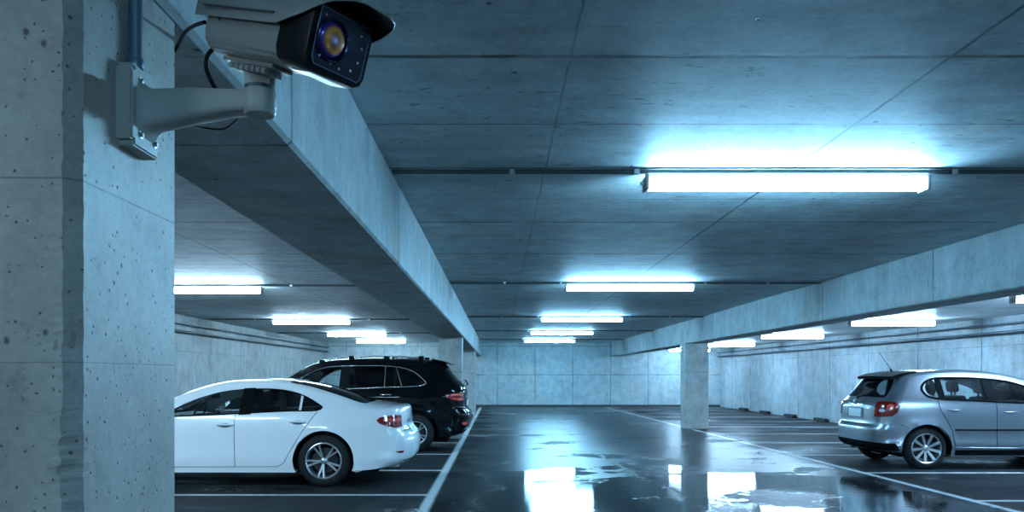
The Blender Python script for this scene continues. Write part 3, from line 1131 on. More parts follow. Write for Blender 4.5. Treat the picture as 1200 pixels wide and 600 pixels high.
def wheel_build(parent, r, rimr, width, spokes, style):
    """axis along +y is outward. returns tyre mesh object 'wheel' with rim sub-parts."""
    hw = width / 2
    bm = bmesh.new()
    sh = r - .05
    lathe(bm, [(rimr, -hw * .80), (rimr + .02, -hw), (sh, -hw * 1.0), (r - .018, -hw * .86), (r - .004, -hw * .6), (r, -hw * .3), (r, hw * .3), (r - .004, hw * .6),
               (r - .018, hw * .86), (sh, hw), (rimr + .02, hw), (rimr, hw * .80)], 'y', 48, closed=True)
    w = obj('wheel', bm, M['rubber'], parent, 40)
    bm = bmesh.new()
    lathe(bm, [(rimr - .022, -hw * .8), (rimr, -hw * .8), (rimr, hw * .78), (rimr + .006, hw * .86), (rimr - .004, hw * .90), (rimr - .016, hw * .80), (rimr - .022, hw * .5)], 'y', 48, closed=True)
    # spokes
    for k in range(spokes):
        base = 2 * PI * k / spokes
        arms = [0.0] if style == 'single' else [-.11, .11]
        for da in arms:
            ang = base + da * (1.6 if style == 'pair' else 1)
            in_a = base + da * .9
            r0, r1 = .035, rimr - .006
            wi, wo = (.016, .024) if style == 'single' else (.010, .013)
            vs = []
            for rr, aa, ww, yy, dd in ((r0, in_a, wi, hw * .62, .030), (r1 * .6, (in_a * .5 + ang * .5), (wi + wo) / 2, hw * .70, .022), (r1, ang, wo, hw * .80, .022)):
                c, sn = math.cos(aa), math.sin(aa)
                for sx, dy in ((-1, 0), (1, 0), (.8, -dd), (-.8, -dd)):
                    vs.append(bm.verts.new((rr * c - sx * ww * sn, yy + dy, rr * sn + sx * ww * c)))
            for q in (0, 4):
                for i in range(4):
                    bm.faces.new((vs[q + i], vs[q + (i + 1) % 4], vs[q + 4 + (i + 1) % 4], vs[q + 4 + i]))
            bm.faces.new(vs[0:4]); bm.faces.new(vs[8:12])
    obj('rim', bm, M['alloy'], w, 30)
    bm = bmesh.new()
    lathe(bm, [(.0, hw * .74), (.022, hw * .74), (.040, hw * .66), (.050, hw * .50), (.050, hw * .2)], 'y', 24)
    obj('hub_cap', bm, M['alloy'], w, 40)
    bm = bmesh.new()
    lathe(bm, [(0.0, hw * .05), (rimr * .72, hw * .05), (rimr * .72, -hw * .1), (0, -hw * .1)], 'y', 32)
    obj('brake_disc', bm, M['alloy_dark'], w, 40)
    return w


def seat(car, x, y, zs, back_to_front=1, lean=.16, h=.62):
    """seat facing +x (car front)"""
    bm = bmesh.new()
    box(bm, x - .05, x + .48, y - .25, y + .25, zs - .14, zs, .05, 3)
    obj('seat_cushion', bm, M['seat_cloth'], car, 50)
    bm = bmesh.new()
    box(bm, -.07, .07, y - .25, y + .25, 0, h, .05, 3)
    bmesh.ops.transform(bm, matrix=Matrix.Translation((x - .02, 0, zs - .08)) @ Matrix.Rotation(-lean, 4, 'Y'), verts=bm.verts)
    bk = obj('seat_backrest', bm, M['seat_cloth'], car, 50)
    bm = bmesh.new()
    box(bm, -.05, .05, y - .13, y + .13, h + .05, h + .24, .045, 3)
    box(bm, -.01, .01, y - .06, y - .04, h - .03, h + .10); box(bm, -.01, .01, y + .04, y + .06, h - .03, h + .10)
    bmesh.ops.transform(bm, matrix=Matrix.Translation((x - .02, 0, zs - .08)) @ Matrix.Rotation(-lean, 4, 'Y'), verts=bm.verts)
    obj('headrest', bm, M['seat_cloth'], bk, 50)


def qidx(car, k):
    return k * car.sub


def build_car(sp):
    car = Car(sp['name'], sp)
    root = empty(sp['name'], sp['loc'], sp['label'], sp['cat'], None, sp['rotz'])
    w = sp['w']
    cut = []
    for poly in sp['dlo_cut']:
        cut.append(car.cutter_side(poly, -1.3, 1.3))
    for wx in sp['axles']:
        circ = [(wx + sp['arch'] * math.cos(2 * PI * k / 48), sp['r'] + sp['arch'] * math.sin(2 * PI * k / 48)) for k in range(48)]
        cut.append(car.cutter_side(circ, .42, 1.3))
        cut.append(car.cutter_side(circ, -1.3, -.42))

    def qa_glass(g):
        q0, q1, y0, y1 = g       # outline indices and half-widths at both
        q0, q1 = q0 * car.sub, q1 * car.sub
        a0, a1 = car.a_of_y(q0, y0), car.a_of_y(q1, y1)
        pts = []
        N = 10
        for k in range(N): pts.append((q0, -a0 + 2 * a0 * k / N))
        for k in range(N): pts.append((q0 + (q1 - q0) * k / N, a0 + (a1 - a0) * k / N))
        for k in range(N): pts.append((q1, a1 - 2 * a1 * k / N))
        for k in range(N): pts.append((q1 + (q0 - q1) * k / N, -a1 + (a1 - a0) * k / N))
        # round the corners a little
        out = []
        n = len(pts)
        for i, p in enumerate(pts):
            if i % N == 0:
                a, b = pts[i - 1], pts[(i + 1) % n]
                out.append(((p[0] * 2 + a[0] + b[0]) / 4, (p[1] * 2 + a[1] + b[1]) / 4))
            else: out.append(p)
        return out
    rg, fg = qa_glass(sp['rear_glass']), qa_glass(sp['front_glass'])
    cut += [car.cutter_rim(rg), car.cutter_rim(fg)]
    bm = boolean_cut(car.shell(), cut, .022)
    body = obj('body', bm, sp['paint'], root, 32)
    car.qa_patch('rear_window', rg, sp['glass_rear'], root, -.008)
    car.qa_patch('windscreen', fg, sp['glass'][0], root, -.008)
    for sg in (1, -1):
        for nm, poly, mt in sp['windows']:
            v, t = tri_fill(poly, .09)
            b2 = bmesh.new(); lift(b2, v, t, lambda a, b, o: car.side(a, b, o, sg), -.009, None)
            obj(nm, b2, mt, root, 30)
        for nm, poly, mt, off in sp.get('side_patches', ()):
            car.side_patch(nm, poly, mt, root, sg, off)
        for nm, pts, r_, mt in sp.get('side_lines', ()):
            car.side_line(nm, pts, r_, mt, root, sg)
        # door handles
        for hx, hz in sp['handles']:
            b2 = bmesh.new()
            y = car.W(hx, hz)
            tube(b2, [(hx - .10, sg * (y - .005), hz), (hx - .085, sg * (y + .022), hz + .002), (hx, sg * (y + .032), hz + .004), (hx + .085, sg * (y + .022), hz + .002), (hx + .10, sg * (y - .005), hz)],
                 .013, 10, radii=[.010, .013, .014, .013, .010])
            h = obj('door_handle', b2, sp['handle_mat'], root, 60)
            v, t = tri_fill([(hx + .075 * math.cos(k * PI / 8), hz - .008 + .028 * math.sin(k * PI / 8)) for k in range(16)], .03)
            b2 = bmesh.new(); lift(b2, v, t, lambda a, b, o: car.side(a, b, o, sg), .0015, -.004)
            obj('handle_recess', b2, M['gap_soft'] if sp['name'] != 'sport_utility_car' else M['trim_black'], h, 30)
        # door mirror
        mx, mz = sp['mirror']
        y = car.W(mx, mz)
        b2 = bmesh.new()
        sphere_bm(b2, (mx + .01, sg * (y + .13), mz + .05), .11, 20, (0.62, 1.0, .62))
        tube(b2, [(mx, sg * (y - .01), mz), (mx + .01, sg * (y + .08), mz + .03)], .022, 10)
        for v in b2.verts:
            if v.co.x < mx - .02 and abs(v.co.y) > y + .04: v.co.x = mx - .02
        mr = obj('door_mirror', b2, sp['paint'], root, 40)
        b2 = bmesh.new()
        lathe(b2, [(0, 0), (.055, 0), (.055, -.003), (0, -.003)], 'x', 20, center=(mx - .022, sg * (y + .13), mz + .05))
        obj('mirror_glass', b2, M['steel'], mr, 40)
        # rear side lights
        for nm, poly, mt, off in sp['rear_lights']:
            car.rim_patch(nm, [(z, sg * a) for z, a in poly], mt, root, sp['rear_q'], off)
        # front lamps
        fl = sp['front_lights']
        car.rim_patch('headlight', [(z, sg * a) for z, a in fl], M['clear_lens'], root, sp['front_q'], .004)
    # rear centre patches (given as z, y)
    for nm, poly, mt, off in sp['rear_patches']:
        pz = []
        for z, y in poly:
            q = car.q_of_z(z, 0.0, *sp['rear_q'])
            for _ in range(4):
                a = car.a_of_y(q, y)
                q = car.q_of_z(z, a, *sp['rear_q'])
            pz.append((z, a))
        car.rim_patch(nm, pz, mt, root, sp['rear_q'], off)
    # front grille
    car.rim_patch('grille', [(z, a) for z, a in sp['grille']], M['trim_black'], root, sp['front_q'], .004)
    # wheels
    proto = None
    for wx in sp['axles']:
        for sg in (1, -1):
            if proto is None:
                proto = wheel_build(root, sp['r'], sp['rimr'], .21, sp['spokes'], sp['style'])
                o = proto
            else:
                o = copy_tree(proto, root)
            o.location = (wx, sg * (w - .125), sp['r'])
            o.rotation_euler = (0, 0.13 * wx, 0 if sg > 0 else PI)
            # arch liner
            b2 = bmesh.new()
            R = sp['arch'] - .004
            a_ = [[b2.verts.new((wx + R * math.cos(t), yy, sp['r'] + R * math.sin(t))) for t in [(-.25 + (PI + .5) * k / 24) for k in range(25)]] for yy in (sg * (w - .06), sg * .44)]
            for k in range(24):
                b2.faces.new((a_[0][k], a_[0][k + 1], a_[1][k + 1], a_[1][k]))
            b2.faces.new(a_[1])
            obj('wheel_arch_liner', b2, M['trim_black'], root, 60)
    # interior: floor pan, dash, seats, steering wheel
    b2 = bmesh.new()
    x0, x1 = sp['cabin']
    box(b2, x0, x1, -w + .16, w - .16, .26, .36)
    box(b2, x1 - .45, x1, -w + .14, w - .14, .60, sp['belt'] - .03, .04, 2)
    box(b2, x0, x0 + .35, -w + .20, w - .20, .55, sp['belt'] - .05, .03, 2)
    obj('interior_tub', b2, M['interior'], root, 40)
    for (sx, sy) in sp['seats']:
        seat(root, sx, sy, sp['seat_z'])
    b2 = bmesh.new()
    lathe(b2, [(.175 + .013 * math.cos(k * PI / 4), .013 * math.sin(k * PI / 4)) for k in range(8)], 'x', 28, closed=True)
    box(b2, -.01, .01, -.17, .17, -.02, .02)
    bmesh.ops.transform(b2, matrix=Matrix.Translation((x1 - .55, .36, sp['belt'] - .03)) @ Matrix.Rotation(-.4, 4, 'Y'), verts=b2.verts)
    obj('steering_wheel', b2, M['interior'], root, 50)
    b2 = bmesh.new()
    mp = sp['rv_mirror']
    box(b2, mp[0] - .015, mp[0] + .015, -.11, .11, mp[1] - .03, mp[1] + .03, .01, 2)
    box(b2, mp[0], mp[0] + .02, -.01, .01, mp[1] + .01, mp[1] + .09)
    obj('rear_view_mirror', b2, M['interior'], root, 40)
    # exhaust and underbody
    b2 = bmesh.new()
    box(b2, .45, sp['L'] - .4, -w + .25, w - .25, .17, .24, .02, 1)
    obj('underbody', b2, M['trim_black'], root)
    for ey in sp['exhaust']:
        b2 = bmesh.new()
        lathe(b2, [(.024, -.12), (.030, -.12), (.030, .10), (.024, .10)], 'x', 20, closed=True, center=(.30, ey, sp['exh_z']))
        obj('exhaust_pipe', b2, M['chrome'], root, 40)
    return car, root, body


def rr(x0, x1, z0, z1, r=.02, n=4):
    """rounded rectangle"""
    out = []
    for cx, cz, a0 in ((x1 - r, z1 - r, 0), (x0 + r, z1 - r, PI / 2), (x0 + r, z0 + r, PI), (x1 - r, z0 + r, 1.5 * PI)):
        for k in range(n + 1):
            a = a0 + PI / 2 * k / n
            out.append((cx + r * math.cos(a), cz + r * math.sin(a)))
    return out


def shrink(poly, d):
    """inset a polygon by d (simple vertex-normal inset)"""
    n = len(poly)
    area = sum(poly[i][0] * poly[(i + 1) % n][1] - poly[(i + 1) % n][0] * poly[i][1] for i in range(n))
    s = 1 if area > 0 else -1
    out = []
    for i in range(n):
        a, b, c = Vector(poly[i - 1]), Vector(poly[i]), Vector(poly[(i + 1) % n])
        t1, t2 = (b - a).normalized(), (c - b).normalized()
        nn = Vector((-(t1.y + t2.y), t1.x + t2.x))
        if nn.length < 1e-6: nn = Vector((-t1.y, t1.x))
        nn.normalize()
        out.append(tuple(b + nn * d * s))

    def dist(p):
        m = 9.0
        for i in range(n):
            a, b = Vector(poly[i - 1]), Vector(poly[i])
            ab = b - a
            t = max(0.0, min(1.0, (Vector(p) - a).dot(ab) / max(ab.length_squared, 1e-12)))
            m = min(m, (a + ab * t - Vector(p)).length)
        return m
    if d > 0:
        out = [p for p in out if pip(p, poly) and dist(p) > d * .93]
    res = []
    for p in out:
        if not res or math.hypot(p[0] - res[-1][0], p[1] - res[-1][1]) > .006: res.append(p)
    return res


# ---- white sedan ---------------------------------------------------------
# profile points: centre-line (x, z) and matching side edge (x, z); from rear bottom, up, forward over the roof, down the nose, back underneath
sedan_prof = [
    (.20, .25, .52, .24), (.05, .32, .42, .34), (.00, .50, .38, .50), (.03, .64, .42, .64), (.11, .74, .48, .74), (.12, .88, .52, .86),
    (.15, 1.005, .52, .935), (.34, 1.035, .62, .950), (.60, 1.075, .78, .985), (.95, 1.205, 1.06, 1.085), (1.30, 1.310, 1.36, 1.205), (1.66, 1.368, 1.68, 1.295),
    (2.05, 1.385, 2.05, 1.312), (2.45, 1.365, 2.42, 1.292), (2.80, 1.285, 2.74, 1.215), (3.15, 1.145, 3.06, 1.08), (3.55, .955, 3.42, .905),
    (3.80, .905, 3.70, .85), (4.25, .84, 4.15, .78), (4.62, .74, 4.40, .69), (4.78, .58, 4.46, .56), (4.80, .40, 4.45, .40), (4.70, .24, 4.35, .24),
    (4.3, .19, 4.1, .19), (3.4, .19, 3.4, .19), (2.3, .19, 2.3, .19), (1.2, .20, 1.3, .19), (.6, .22, .8, .20)]
dlo = smooth_poly([(3.20, .885), (3.02, 1.010), (2.76, 1.135), (2.45, 1.225), (2.05, 1.262), (1.72, 1.252), (1.45, 1.195), (1.22, 1.085), (1.13, 1.015), (1.17, .970), (1.6, .950), (2.3, .915), (3.0, .885)], 5)


def clip_x(poly, x0, x1):
    def clip(p, xc, keep):
        out = []
        n = len(p)
        for i in range(n):
            a, b = p[i], p[(i + 1) % n]
            ia, ib = keep(a[0]), keep(b[0])
            if ia: out.append(a)
            if ia != ib:
                t = (xc - a[0]) / (b[0] - a[0])
                out.append((xc, a[1] + (b[1] - a[1]) * t))
        return out
    p = clip(poly, x0, lambda v: v >= x0)
    p = clip(p, x1, lambda v: v <= x1)
    q = []
    for a in p:
        if not q or math.hypot(a[0] - q[-1][0], a[1] - q[-1][1]) > .004: q.append(a)
    if math.hypot(q[0][0] - q[-1][0], q[0][1] - q[-1][1]) < .004: q.pop()
    return q


dlo_s = shrink(dlo, .018)
sedan = dict(
    name='sedan_car', label='white four-door sedan parked next to the big foreground pillar', cat='car',
    loc=(-1.10, 10.62, 0), rotz=PI, L=4.80, w=.905, belt=.93, tumble=.56, prof=sedan_prof, axles=(1.12, 3.88), r=.335, arch=.385,
    rimr=.228, spokes=5, style='pair', paint=M['white_paint'], crease=0.17,
    dlo_cut=[clip_x(dlo_s, 2.19, 4), clip_x(dlo_s, 1.44, 2.05), clip_x(dlo_s, 0, 1.41)],
    windows=[('side_window', clip_x(dlo_s, 2.17, 4), M['glass']), ('side_window', clip_x(dlo_s, 1.42, 2.07), M['glass_dark']), ('side_window', clip_x(dlo_s, 0, 1.43), M['glass_dark'])],
    side_patches=[('pillar_trim', clip_x(dlo, 2.045, 2.195), M['trim_black'], .007)],
    side_lines=[('window_seal', dlo_s + [dlo_s[0]], .009, M['trim_black']),
                ('door_gap', [(2.24, .93), (2.245, .6), (2.235, .265)], .004, M['gap_soft']),
                ('door_gap', [(1.20, .965), (1.32, .80), (1.43, .64), (1.56, .42), (1.62, .31), (1.70, .265)], .004, M['gap_soft']),
                ('sill_gap', [(1.70, .265), (2.6, .262), (3.4, .262)], .004, M['gap_soft'])],
    handles=[(2.36, .795), (1.44, .832)], handle_mat=M['white_paint'], mirror=(3.08, .93),
    rear_glass=(7.95, 10.9, .66, .60), front_glass=(13.4, 16.1, .50, .68), glass=[M['glass']], glass_rear=M['glass_privacy'],
    rear_q=(1.0 * 7, 6.2 * 7), front_q=(18.2 * 7, 21.5 * 7),
    rear_lights=[('tail_light', [(.755, .62), (.745, .95), (.77, 1.25), (.81, 1.46), (.85, 1.50), (.885, 1.42), (.905, 1.2), (.91, .9), (.905, .62)], M['red_lens'], .010),
                 ('tail_light_stripe', [(.83, .72), (.825, 1.1), (.84, 1.32), (.862, 1.32), (.868, 1.1), (.868, .72)], M['red_bright'], .013),
                 ('rear_reflector', [(.43, .95), (.425, 1.1), (.445, 1.26), (.452, 1.26), (.455, 1.1), (.455, .95)], M['red_lens'], .005)],
    rear_patches=[('number_plate', [(.66, -.26), (.66, .26), (.77, .26), (.77, -.26)], M['plate_white'], .010),
                  ('boot_gap', [(.70, -.60), (.70, -.3), (.70, .3), (.70, .60), (.708, .60), (.708, -.60)], M['line_gap'], .002),
                  ('rear_valance', [(.27, -.70), (.27, .70), (.33, .66), (.33, -.66)], M['trim_black'], .004),
                  ('plate_recess', [(.80, -.30), (.80, .30), (.835, .28), (.835, -.28)], M['gap_soft'], .006)],
    front_lights=[(.60, .9), (.58, 1.25), (.64, 1.4), (.70, 1.2), (.70, .9)],
    grille=[(.50, -.6), (.50, .6), (.62, .6), (.62, -.6)],
    cabin=(.85, 3.45), seats=[(2.25, .37), (2.25, -.37), (1.35, .37), (1.35, -.37)], seat_z=.46, rv_mirror=(2.80, 1.14), exhaust=(.52, .62), exh_z=.235)
c1, sedan_root, _ = build_car(sedan)
# badge on the boot lid
bm = bmesh.new(); lathe(bm, [(.040, 0), (.045, 0), (.045, .006), (.040, .006)], 'x', 28, closed=True, center=(.105, 0, .90))
tube(bm, [(.103, -.022, .915), (.103, -.008, .880), (.103, 0, .900), (.103, .008, .880), (.103, .022, .915)], .004, 6)
obj('badge', bm, M['chrome'], sedan_root, 40)

# ---- black sport utility -------------------------------------------------
suv_prof = [
    (.22, .30, .52, .29), (.10, .38, .42, .40), (.02, .56, .38, .56), (.03, .70, .38, .70), (.10, .80, .48, .80), (.11, .98, .55, .96), (.13, 1.16, .54, 1.13),
    (.22, 1.27, .56, 1.24), (.40, 1.48, .62, 1.43), (.50, 1.63, .66, 1.57), (.62, 1.695, .78, 1.615), (1.0, 1.735, 1.06, 1.655), (1.6, 1.758, 1.6, 1.680), (2.3, 1.752, 2.3, 1.676),
    (2.85, 1.700, 2.82, 1.625), (3.15, 1.60, 3.09, 1.53), (3.45, 1.41, 3.36, 1.35), (3.72, 1.20, 3.62, 1.14), (3.95, 1.12, 3.85, 1.06), (4.35, 1.06, 4.22, .98),
    (4.68, .95, 4.40, .88), (4.78, .72, 4.44, .70), (4.78, .50, 4.42, .50), (4.65, .32, 4.30, .32), (4.3, .26, 4.1, .26), (3.4, .25, 3.4, .25), (2.3, .25, 2.3, .25), (1.2, .25, 1.3, .25), (.6, .27, .8, .26)]
dlo = smooth_poly([(3.38, 1.145), (3.25, 1.31), (3.02, 1.47), (2.74, 1.570), (2.27, 1.600), (1.72, 1.600), (1.38, 1.575), (1.12, 1.505), (.93, 1.365), (.85, 1.275), (.92, 1.235), (1.6, 1.20), (2.5, 1.165), (3.2, 1.14)], 5)
dlo_s = shrink(dlo, .022)
suv = dict(
    name='sport_utility_car', label='black sport utility car with chrome roof rails, behind the white sedan', cat='car',
    loc=(-0.50, 15.15, 0), rotz=PI, L=4.78, w=.94, belt=1.17, tumble=.46, prof=suv_prof, axles=(1.04, 3.88), r=.355, arch=.415,
    rimr=.215, spokes=5, style='pair', paint=M['black_paint'], crease=0.17, flare=.022,
    dlo_cut=[clip_x(dlo_s, 2.45, 4), clip_x(dlo_s, 1.64, 2.31), clip_x(dlo_s, 0, 1.60)],
    windows=[('side_window', clip_x(dlo_s, 2.43, 4), M['glass']), ('side_window', clip_x(dlo_s, 1.62, 2.33), M['glass_privacy']), ('side_window', clip_x(dlo_s, 0, 1.62), M['glass_privacy'])],
    side_patches=[('pillar_trim', clip_x(dlo, 2.30, 2.46), M['trim_black'], .007), ('pillar_trim', clip_x(dlo, 1.38, 1.46), M['trim_black'], .007),
                  ('sill_cladding', [(1.50, .275), (3.42, .275), (3.42, .36), (1.50, .36)], M['trim_black'], .010)],
    side_lines=[('window_trim', dlo + [dlo[0]], .011, M['chrome']), ('pillar_strip', [(1.615, 1.21), (1.625, 1.585)], .006, M['steel']),
                ('pillar_strip', [(1.30, 1.23), (1.42, 1.56)], .006, M['steel']),
                ('arch_trim', [(1.04 + .435 * math.cos(a), .355 + .435 * math.sin(a)) for a in [(-.1 + (PI + .2) * k / 20) for k in range(21)]], .022, M['trim_black']),
                ('arch_trim', [(3.88 + .435 * math.cos(a), .355 + .435 * math.sin(a)) for a in [(-.1 + (PI + .2) * k / 20) for k in range(21)]], .022, M['trim_black']),
                ('door_gap', [(2.42, 1.16), (2.42, .8), (2.40, .36)], .004, M['line_gap'])],
    handles=[(2.56, 1.03), (1.58, 1.06)], handle_mat=M['chrome'], mirror=(3.20, 1.16),
    rear_glass=(7.2, 9.2, .62, .54), front_glass=(14.3, 17.0, .52, .70), glass=[M['glass']], glass_rear=M['glass_privacy'],
    rear_q=(1.0 * 7, 7.4 * 7), front_q=(19.2 * 7, 22.5 * 7),
    rear_lights=[('tail_light', [(.945, .60), (.94, .95), (.96, 1.25), (1.01, 1.50), (1.06, 1.52), (1.09, 1.2), (1.10, .9), (1.10, .60)], M['red_lens'], .012),
                 ('tail_light_stripe', [(.965, .68), (.96, 1.0), (.985, 1.25), (1.005, 1.25), (.99, 1.0), (.99, .68)], M['red_bright'], .016),
                 ('tail_light_stripe', [(1.045, .68), (1.045, 1.0), (1.05, 1.35), (1.07, 1.35), (1.072, 1.0), (1.072, .68)], M['red_bright'], .016),
                 ('rear_reflector', [(.50, .72), (.50, 1.05), (.545, 1.10), (.55, .72)], M['red_bright'], .010)],
    rear_patches=[('number_plate', [(.84, -.26), (.84, .26), (.95, .26), (.95, -.26)], M['plate_white'], .010),
                  ('tailgate_strip', [(1.00, -.40), (1.00, .40), (1.03, .40), (1.03, -.40)], M['chrome'], .012),
                  ('bumper_strip', [(.42, -.66), (.42, .66), (.45, .66), (.45, -.66)], M['chrome'], .014),
                  ('tailgate_gap', [(.72, -.66), (.72, .66), (.73, .66), (.73, -.66)], M['line_gap'], .003)],
    front_lights=[(.86, .8), (.84, 1.25), (.90, 1.4), (.95, 1.2), (.95, .8)],
    grille=[(.60, -.5), (.60, .5), (.88, .5), (.88, -.5)],
    cabin=(.75, 3.60), seats=[(2.45, .38), (2.45, -.38), (1.55, .38), (1.55, -.38)], seat_z=.66, rv_mirror=(3.0, 1.46), exhaust=(.50, -.50), exh_z=.33)
c2, suv_root, _ = build_car(suv)
for sg in (1, -1):
    y = sg * (c2.W(1.6, 1.66) - .05)
    bm = bmesh.new()
    pts = [(.88, 1.705), (.98, 1.752), (1.3, 1.772), (1.9, 1.785), (2.4, 1.770), (2.80, 1.715), (2.90, 1.68)]
    tube(bm, [(a, y, b) for a, b in pts], .015, 10)
    rl = obj('roof_rail', bm, M['chrome'], suv_root, 60)
    for px_ in (.96, 1.62, 2.28, 2.84):
        bm = box(bmesh.new(), px_ - .05, px_ + .05, y - .018, y + .018, 1.66, 1.79 if px_ < 2.5 else 1.715, .008, 2)
        obj('rail_foot', bm, M['trim_black'], rl, 40)
bm = bmesh.new()
vs = []
for a, b in (((.40, 1.640), (.40, 1.622)), ((.56, 1.700), (.56, 1.670)), ((.76, 1.738), (.76, 1.700))):
    vs.append([bm.verts.new((a[0], s_ * .60, a[1])) for s_ in (-1, 1)] + [bm.verts.new((b[0], s_ * .60, b[1])) for s_ in (1, -1)])
for i in range(2):
    for k in range(4): bm.faces.new((vs[i][k], vs[i][(k + 1) % 4], vs[i + 1][(k + 1) % 4], vs[i + 1][k]))
bm.faces.new(vs[0]); bm.faces.new(vs[-1])
obj('roof_spoiler', bm, M['black_paint'], suv_root, 40)
bm = bmesh.new()
tube(bm, [(.13, 0, 1.22), (.10, .02, 1.26), (.14, .28, 1.33)], .012, 8)
obj('rear_wiper', bm, M['trim_black'], suv_root, 50)

# ---- silver hatchback ----------------------------------------------------
hatch_prof = [
    (.12, .27, .46, .26), (.03, .33, .36, .35), (.00, .48, .33, .48), (.00, .60, .32, .60), (.05, .68, .33, .68), (.06, .82, .36, .81), (.08, .96, .38, .95),
    (.17, 1.06, .42, 1.05), (.30, 1.22, .50, 1.20), (.42, 1.39, .60, 1.345), (.52, 1.455, .70, 1.375), (.85, 1.500, .93, 1.420), (1.25, 1.522, 1.28, 1.443), (1.60, 1.515, 1.60, 1.437),
    (1.95, 1.480, 1.93, 1.405), (2.30, 1.405, 2.26, 1.33), (2.70, 1.265, 2.62, 1.20), (3.05, 1.09, 2.96, 1.03), (3.25, 1.00, 3.16, .94), (3.60, .93, 3.48, .86),
    (3.95, .82, 3.76, .76), (4.08, .62, 3.82, .60), (4.10, .42, 3.82, .42), (4.0, .26, 3.72, .26), (3.7, .20, 3.55, .20), (2.9, .20, 2.9, .20), (2.0, .20, 2.0, .20), (1.2, .20, 1.2, .20), (.6, .22, .75, .21)]
dlo = smooth_poly([(2.78, 1.005), (2.60, 1.13), (2.34, 1.245), (2.00, 1.345), (1.60, 1.385), (1.20, 1.392), (.92, 1.378), (.78, 1.315), (.715, 1.215), (.76, 1.115), (.92, 1.065), (1.4, 1.040), (2.0, 1.010), (2.5, .995)], 5)
dlo_s = shrink(dlo, .020)
qw = smooth_poly([(.775, 1.215), (.80, 1.295), (.87, 1.345), (.925, 1.35), (.925, 1.10), (.86, 1.105), (.80, 1.14)], 3)
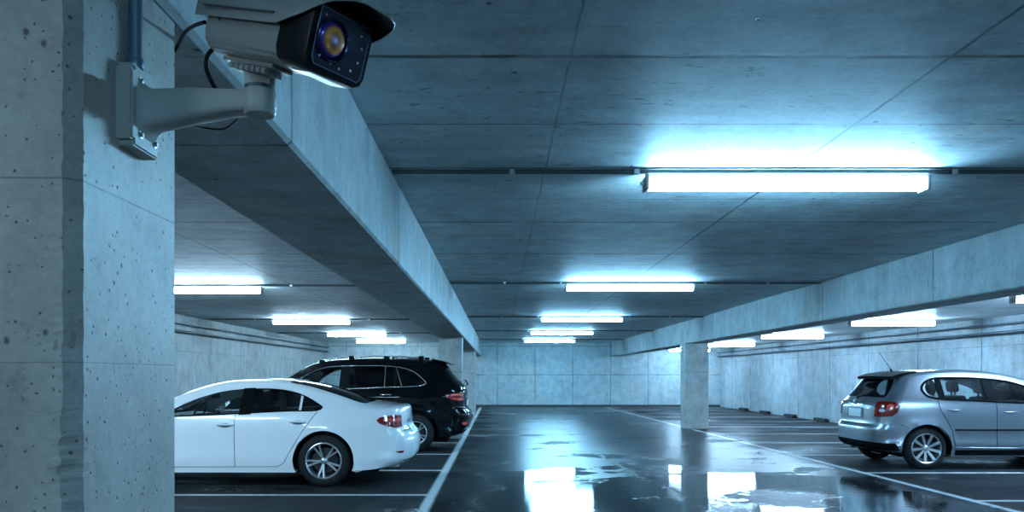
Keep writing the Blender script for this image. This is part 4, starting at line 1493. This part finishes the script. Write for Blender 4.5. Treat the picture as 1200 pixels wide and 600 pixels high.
hatch = dict(
    name='hatchback_car', label='silver five-door hatchback with roof aerial near the right wall', cat='car',
    loc=(5.70, 12.40, 0), rotz=0.0, L=4.10, w=.86, belt=1.04, tumble=.46, prof=hatch_prof, axles=(.757, 3.27), r=.318, arch=.365,
    rimr=.225, spokes=9, style='single', paint=M['silver_paint'], crease=0.07, flare=.016,
    dlo_cut=[clip_x(dlo_s, 1.80, 4), clip_x(dlo_s, 1.03, 1.66), qw],
    windows=[('side_window', clip_x(dlo_s, 1.78, 4), M['glass']), ('side_window', clip_x(dlo_s, 1.01, 1.68), M['glass']), ('side_window', shrink(qw, -.006), M['glass'])],
    side_patches=[('pillar_trim', clip_x(dlo, 1.655, 1.81), M['trim_black'], .007), ('pillar_trim', clip_x(dlo, .94, 1.035), M['trim_black'], .007),
                  ('sill_cladding', [(1.17, .215), (2.87, .215), (2.87, .298), (1.17, .298)], M['trim_black'], .012)],
    side_lines=[('window_seal', shrink(dlo, .008) + [shrink(dlo, .008)[0]], .016, M['trim_black']),
                ('door_gap', [(1.79, 1.02), (1.80, .7), (1.80, .33)], .004, M['line_gap']),
                ('door_gap', [(.92, 1.06), (.95, .90), (1.05, .74), (1.13, .58), (1.16, .40), (1.18, .33)], .004, M['line_gap']),
                ('rub_strip', [(1.17, .60), (1.9, .60), (2.75, .60)], .013, M['trim_black']),
                ('sill_line', [(1.16, .335), (2.0, .325), (2.85, .325)], .012, M['silver_paint']),
                ('bumper_gap', [(.36, .68), (.44, .655), (.50, .62)], .004, M['line_gap'])],
    handles=[(1.02 + .13, .895), (2.00, .865)], handle_mat=M['silver_paint'], mirror=(2.70, 1.03),
    rear_glass=(7.15, 9.15, .62, .52), front_glass=(15.0, 17.8, .58, .72), glass=[M['glass']], glass_rear=M['glass_dark'],
    rear_q=(0.1 * 7, 7.4 * 7), front_q=(19.2 * 7, 22.5 * 7),
    rear_lights=[('bumper_valance', [(.285, .0), (.285, 1.5), (.345, 1.53), (.395, 1.50), (.40, .0)], M['trim_black'], .006),
                 ('tail_light', [(.785, .62), (.79, 1.0), (.80, 1.35), (.86, 1.52), (.96, 1.55), (1.01, 1.40), (1.02, 1.0), (1.01, .62)], M['red_lens'], .012),
                 ('tail_light_lamp', [(.885 + .024 * math.cos(k * PI / 6), .93 + .13 * math.sin(k * PI / 6)) for k in range(12)], M['clear_lens'], .016),
                 ('tail_light_lamp', [(.940 + .045 * math.cos(k * PI / 6), 1.24 + .14 * math.sin(k * PI / 6)) for k in range(12)], M['red_bright'], .016)],
    rear_patches=[('plate_recess', rr(.745, .915, -.27, .27, .02), M['gap_soft'], .004),
                  ('number_plate', rr(.765, .895, -.21, .21, .008, 2), M['plate_white'], .012),
                  ('tailgate_handle', [(.935, -.26), (.935, .26), (.965, .26), (.965, -.26)], M['chrome'], .020),
                  ('tailgate_gap', [(.655, -.50), (.655, .50), (.667, .50), (.667, -.50)], M['line_gap'], .003),
                  ],
    front_lights=[(.70, .8), (.68, 1.2), (.74, 1.4), (.82, 1.2), (.82, .8)],
    grille=[(.48, -.5), (.48, .5), (.66, .5), (.66, -.5)],
    cabin=(.62, 3.05), seats=[(1.98, .36), (1.98, -.36), (1.12, .34), (1.12, -.34)], seat_z=.56, rv_mirror=(2.42, 1.26), exhaust=(.40,), exh_z=.25)
c3, hatch_root, _ = build_car(hatch)
bm = bmesh.new()
vs = []
for a, b in (((.36, 1.412), (.375, 1.368)), ((.50, 1.462), (.50, 1.42)), ((.74, 1.497), (.74, 1.44))):
    vs.append([bm.verts.new((a[0], s_ * .57, a[1] - .012)) for s_ in (-1,)] + [bm.verts.new((a[0] - .02, 0, a[1]))] + [bm.verts.new((a[0], .57, a[1] - .012))] +
              [bm.verts.new((b[0], .57, b[1] - .012))] + [bm.verts.new((b[0] - .02, 0, b[1]))] + [bm.verts.new((b[0], -.57, b[1] - .012))])
for i in range(2):
    for k in range(6): bm.faces.new((vs[i][k], vs[i][(k + 1) % 6], vs[i + 1][(k + 1) % 6], vs[i + 1][k]))
bm.faces.new(vs[0]); bm.faces.new(vs[-1])
obj('roof_spoiler', bm, M['trim_black'], hatch_root, 40)
bm = bmesh.new()
tube(bm, [(.66, 0, 1.46), (.63, 0, 1.53)], .014, 10, radii=[.022, .010])
tube(bm, [(.63, 0, 1.53), (.45, 0, 1.79)], .004, 8)
obj('roof_aerial', bm, M['trim_black'], hatch_root, 50)
bm = bmesh.new()
lathe(bm, [(0, 0), (.040, 0), (.045, .004), (.045, -.010), (0, -.010)], 'x', 24, center=(.055, 0, 1.005))
sphere_bm(bm, (.048, 0, 1.005), .018, 12)
obj('badge', bm, M['chrome'], hatch_root, 40)
bm = bmesh.new()
tube(bm, [(.13, .02, 1.05), (.10, .02, 1.075), (.17, -.30, 1.12)], .010, 8)
obj('rear_wiper', bm, M['trim_black'], hatch_root, 50)
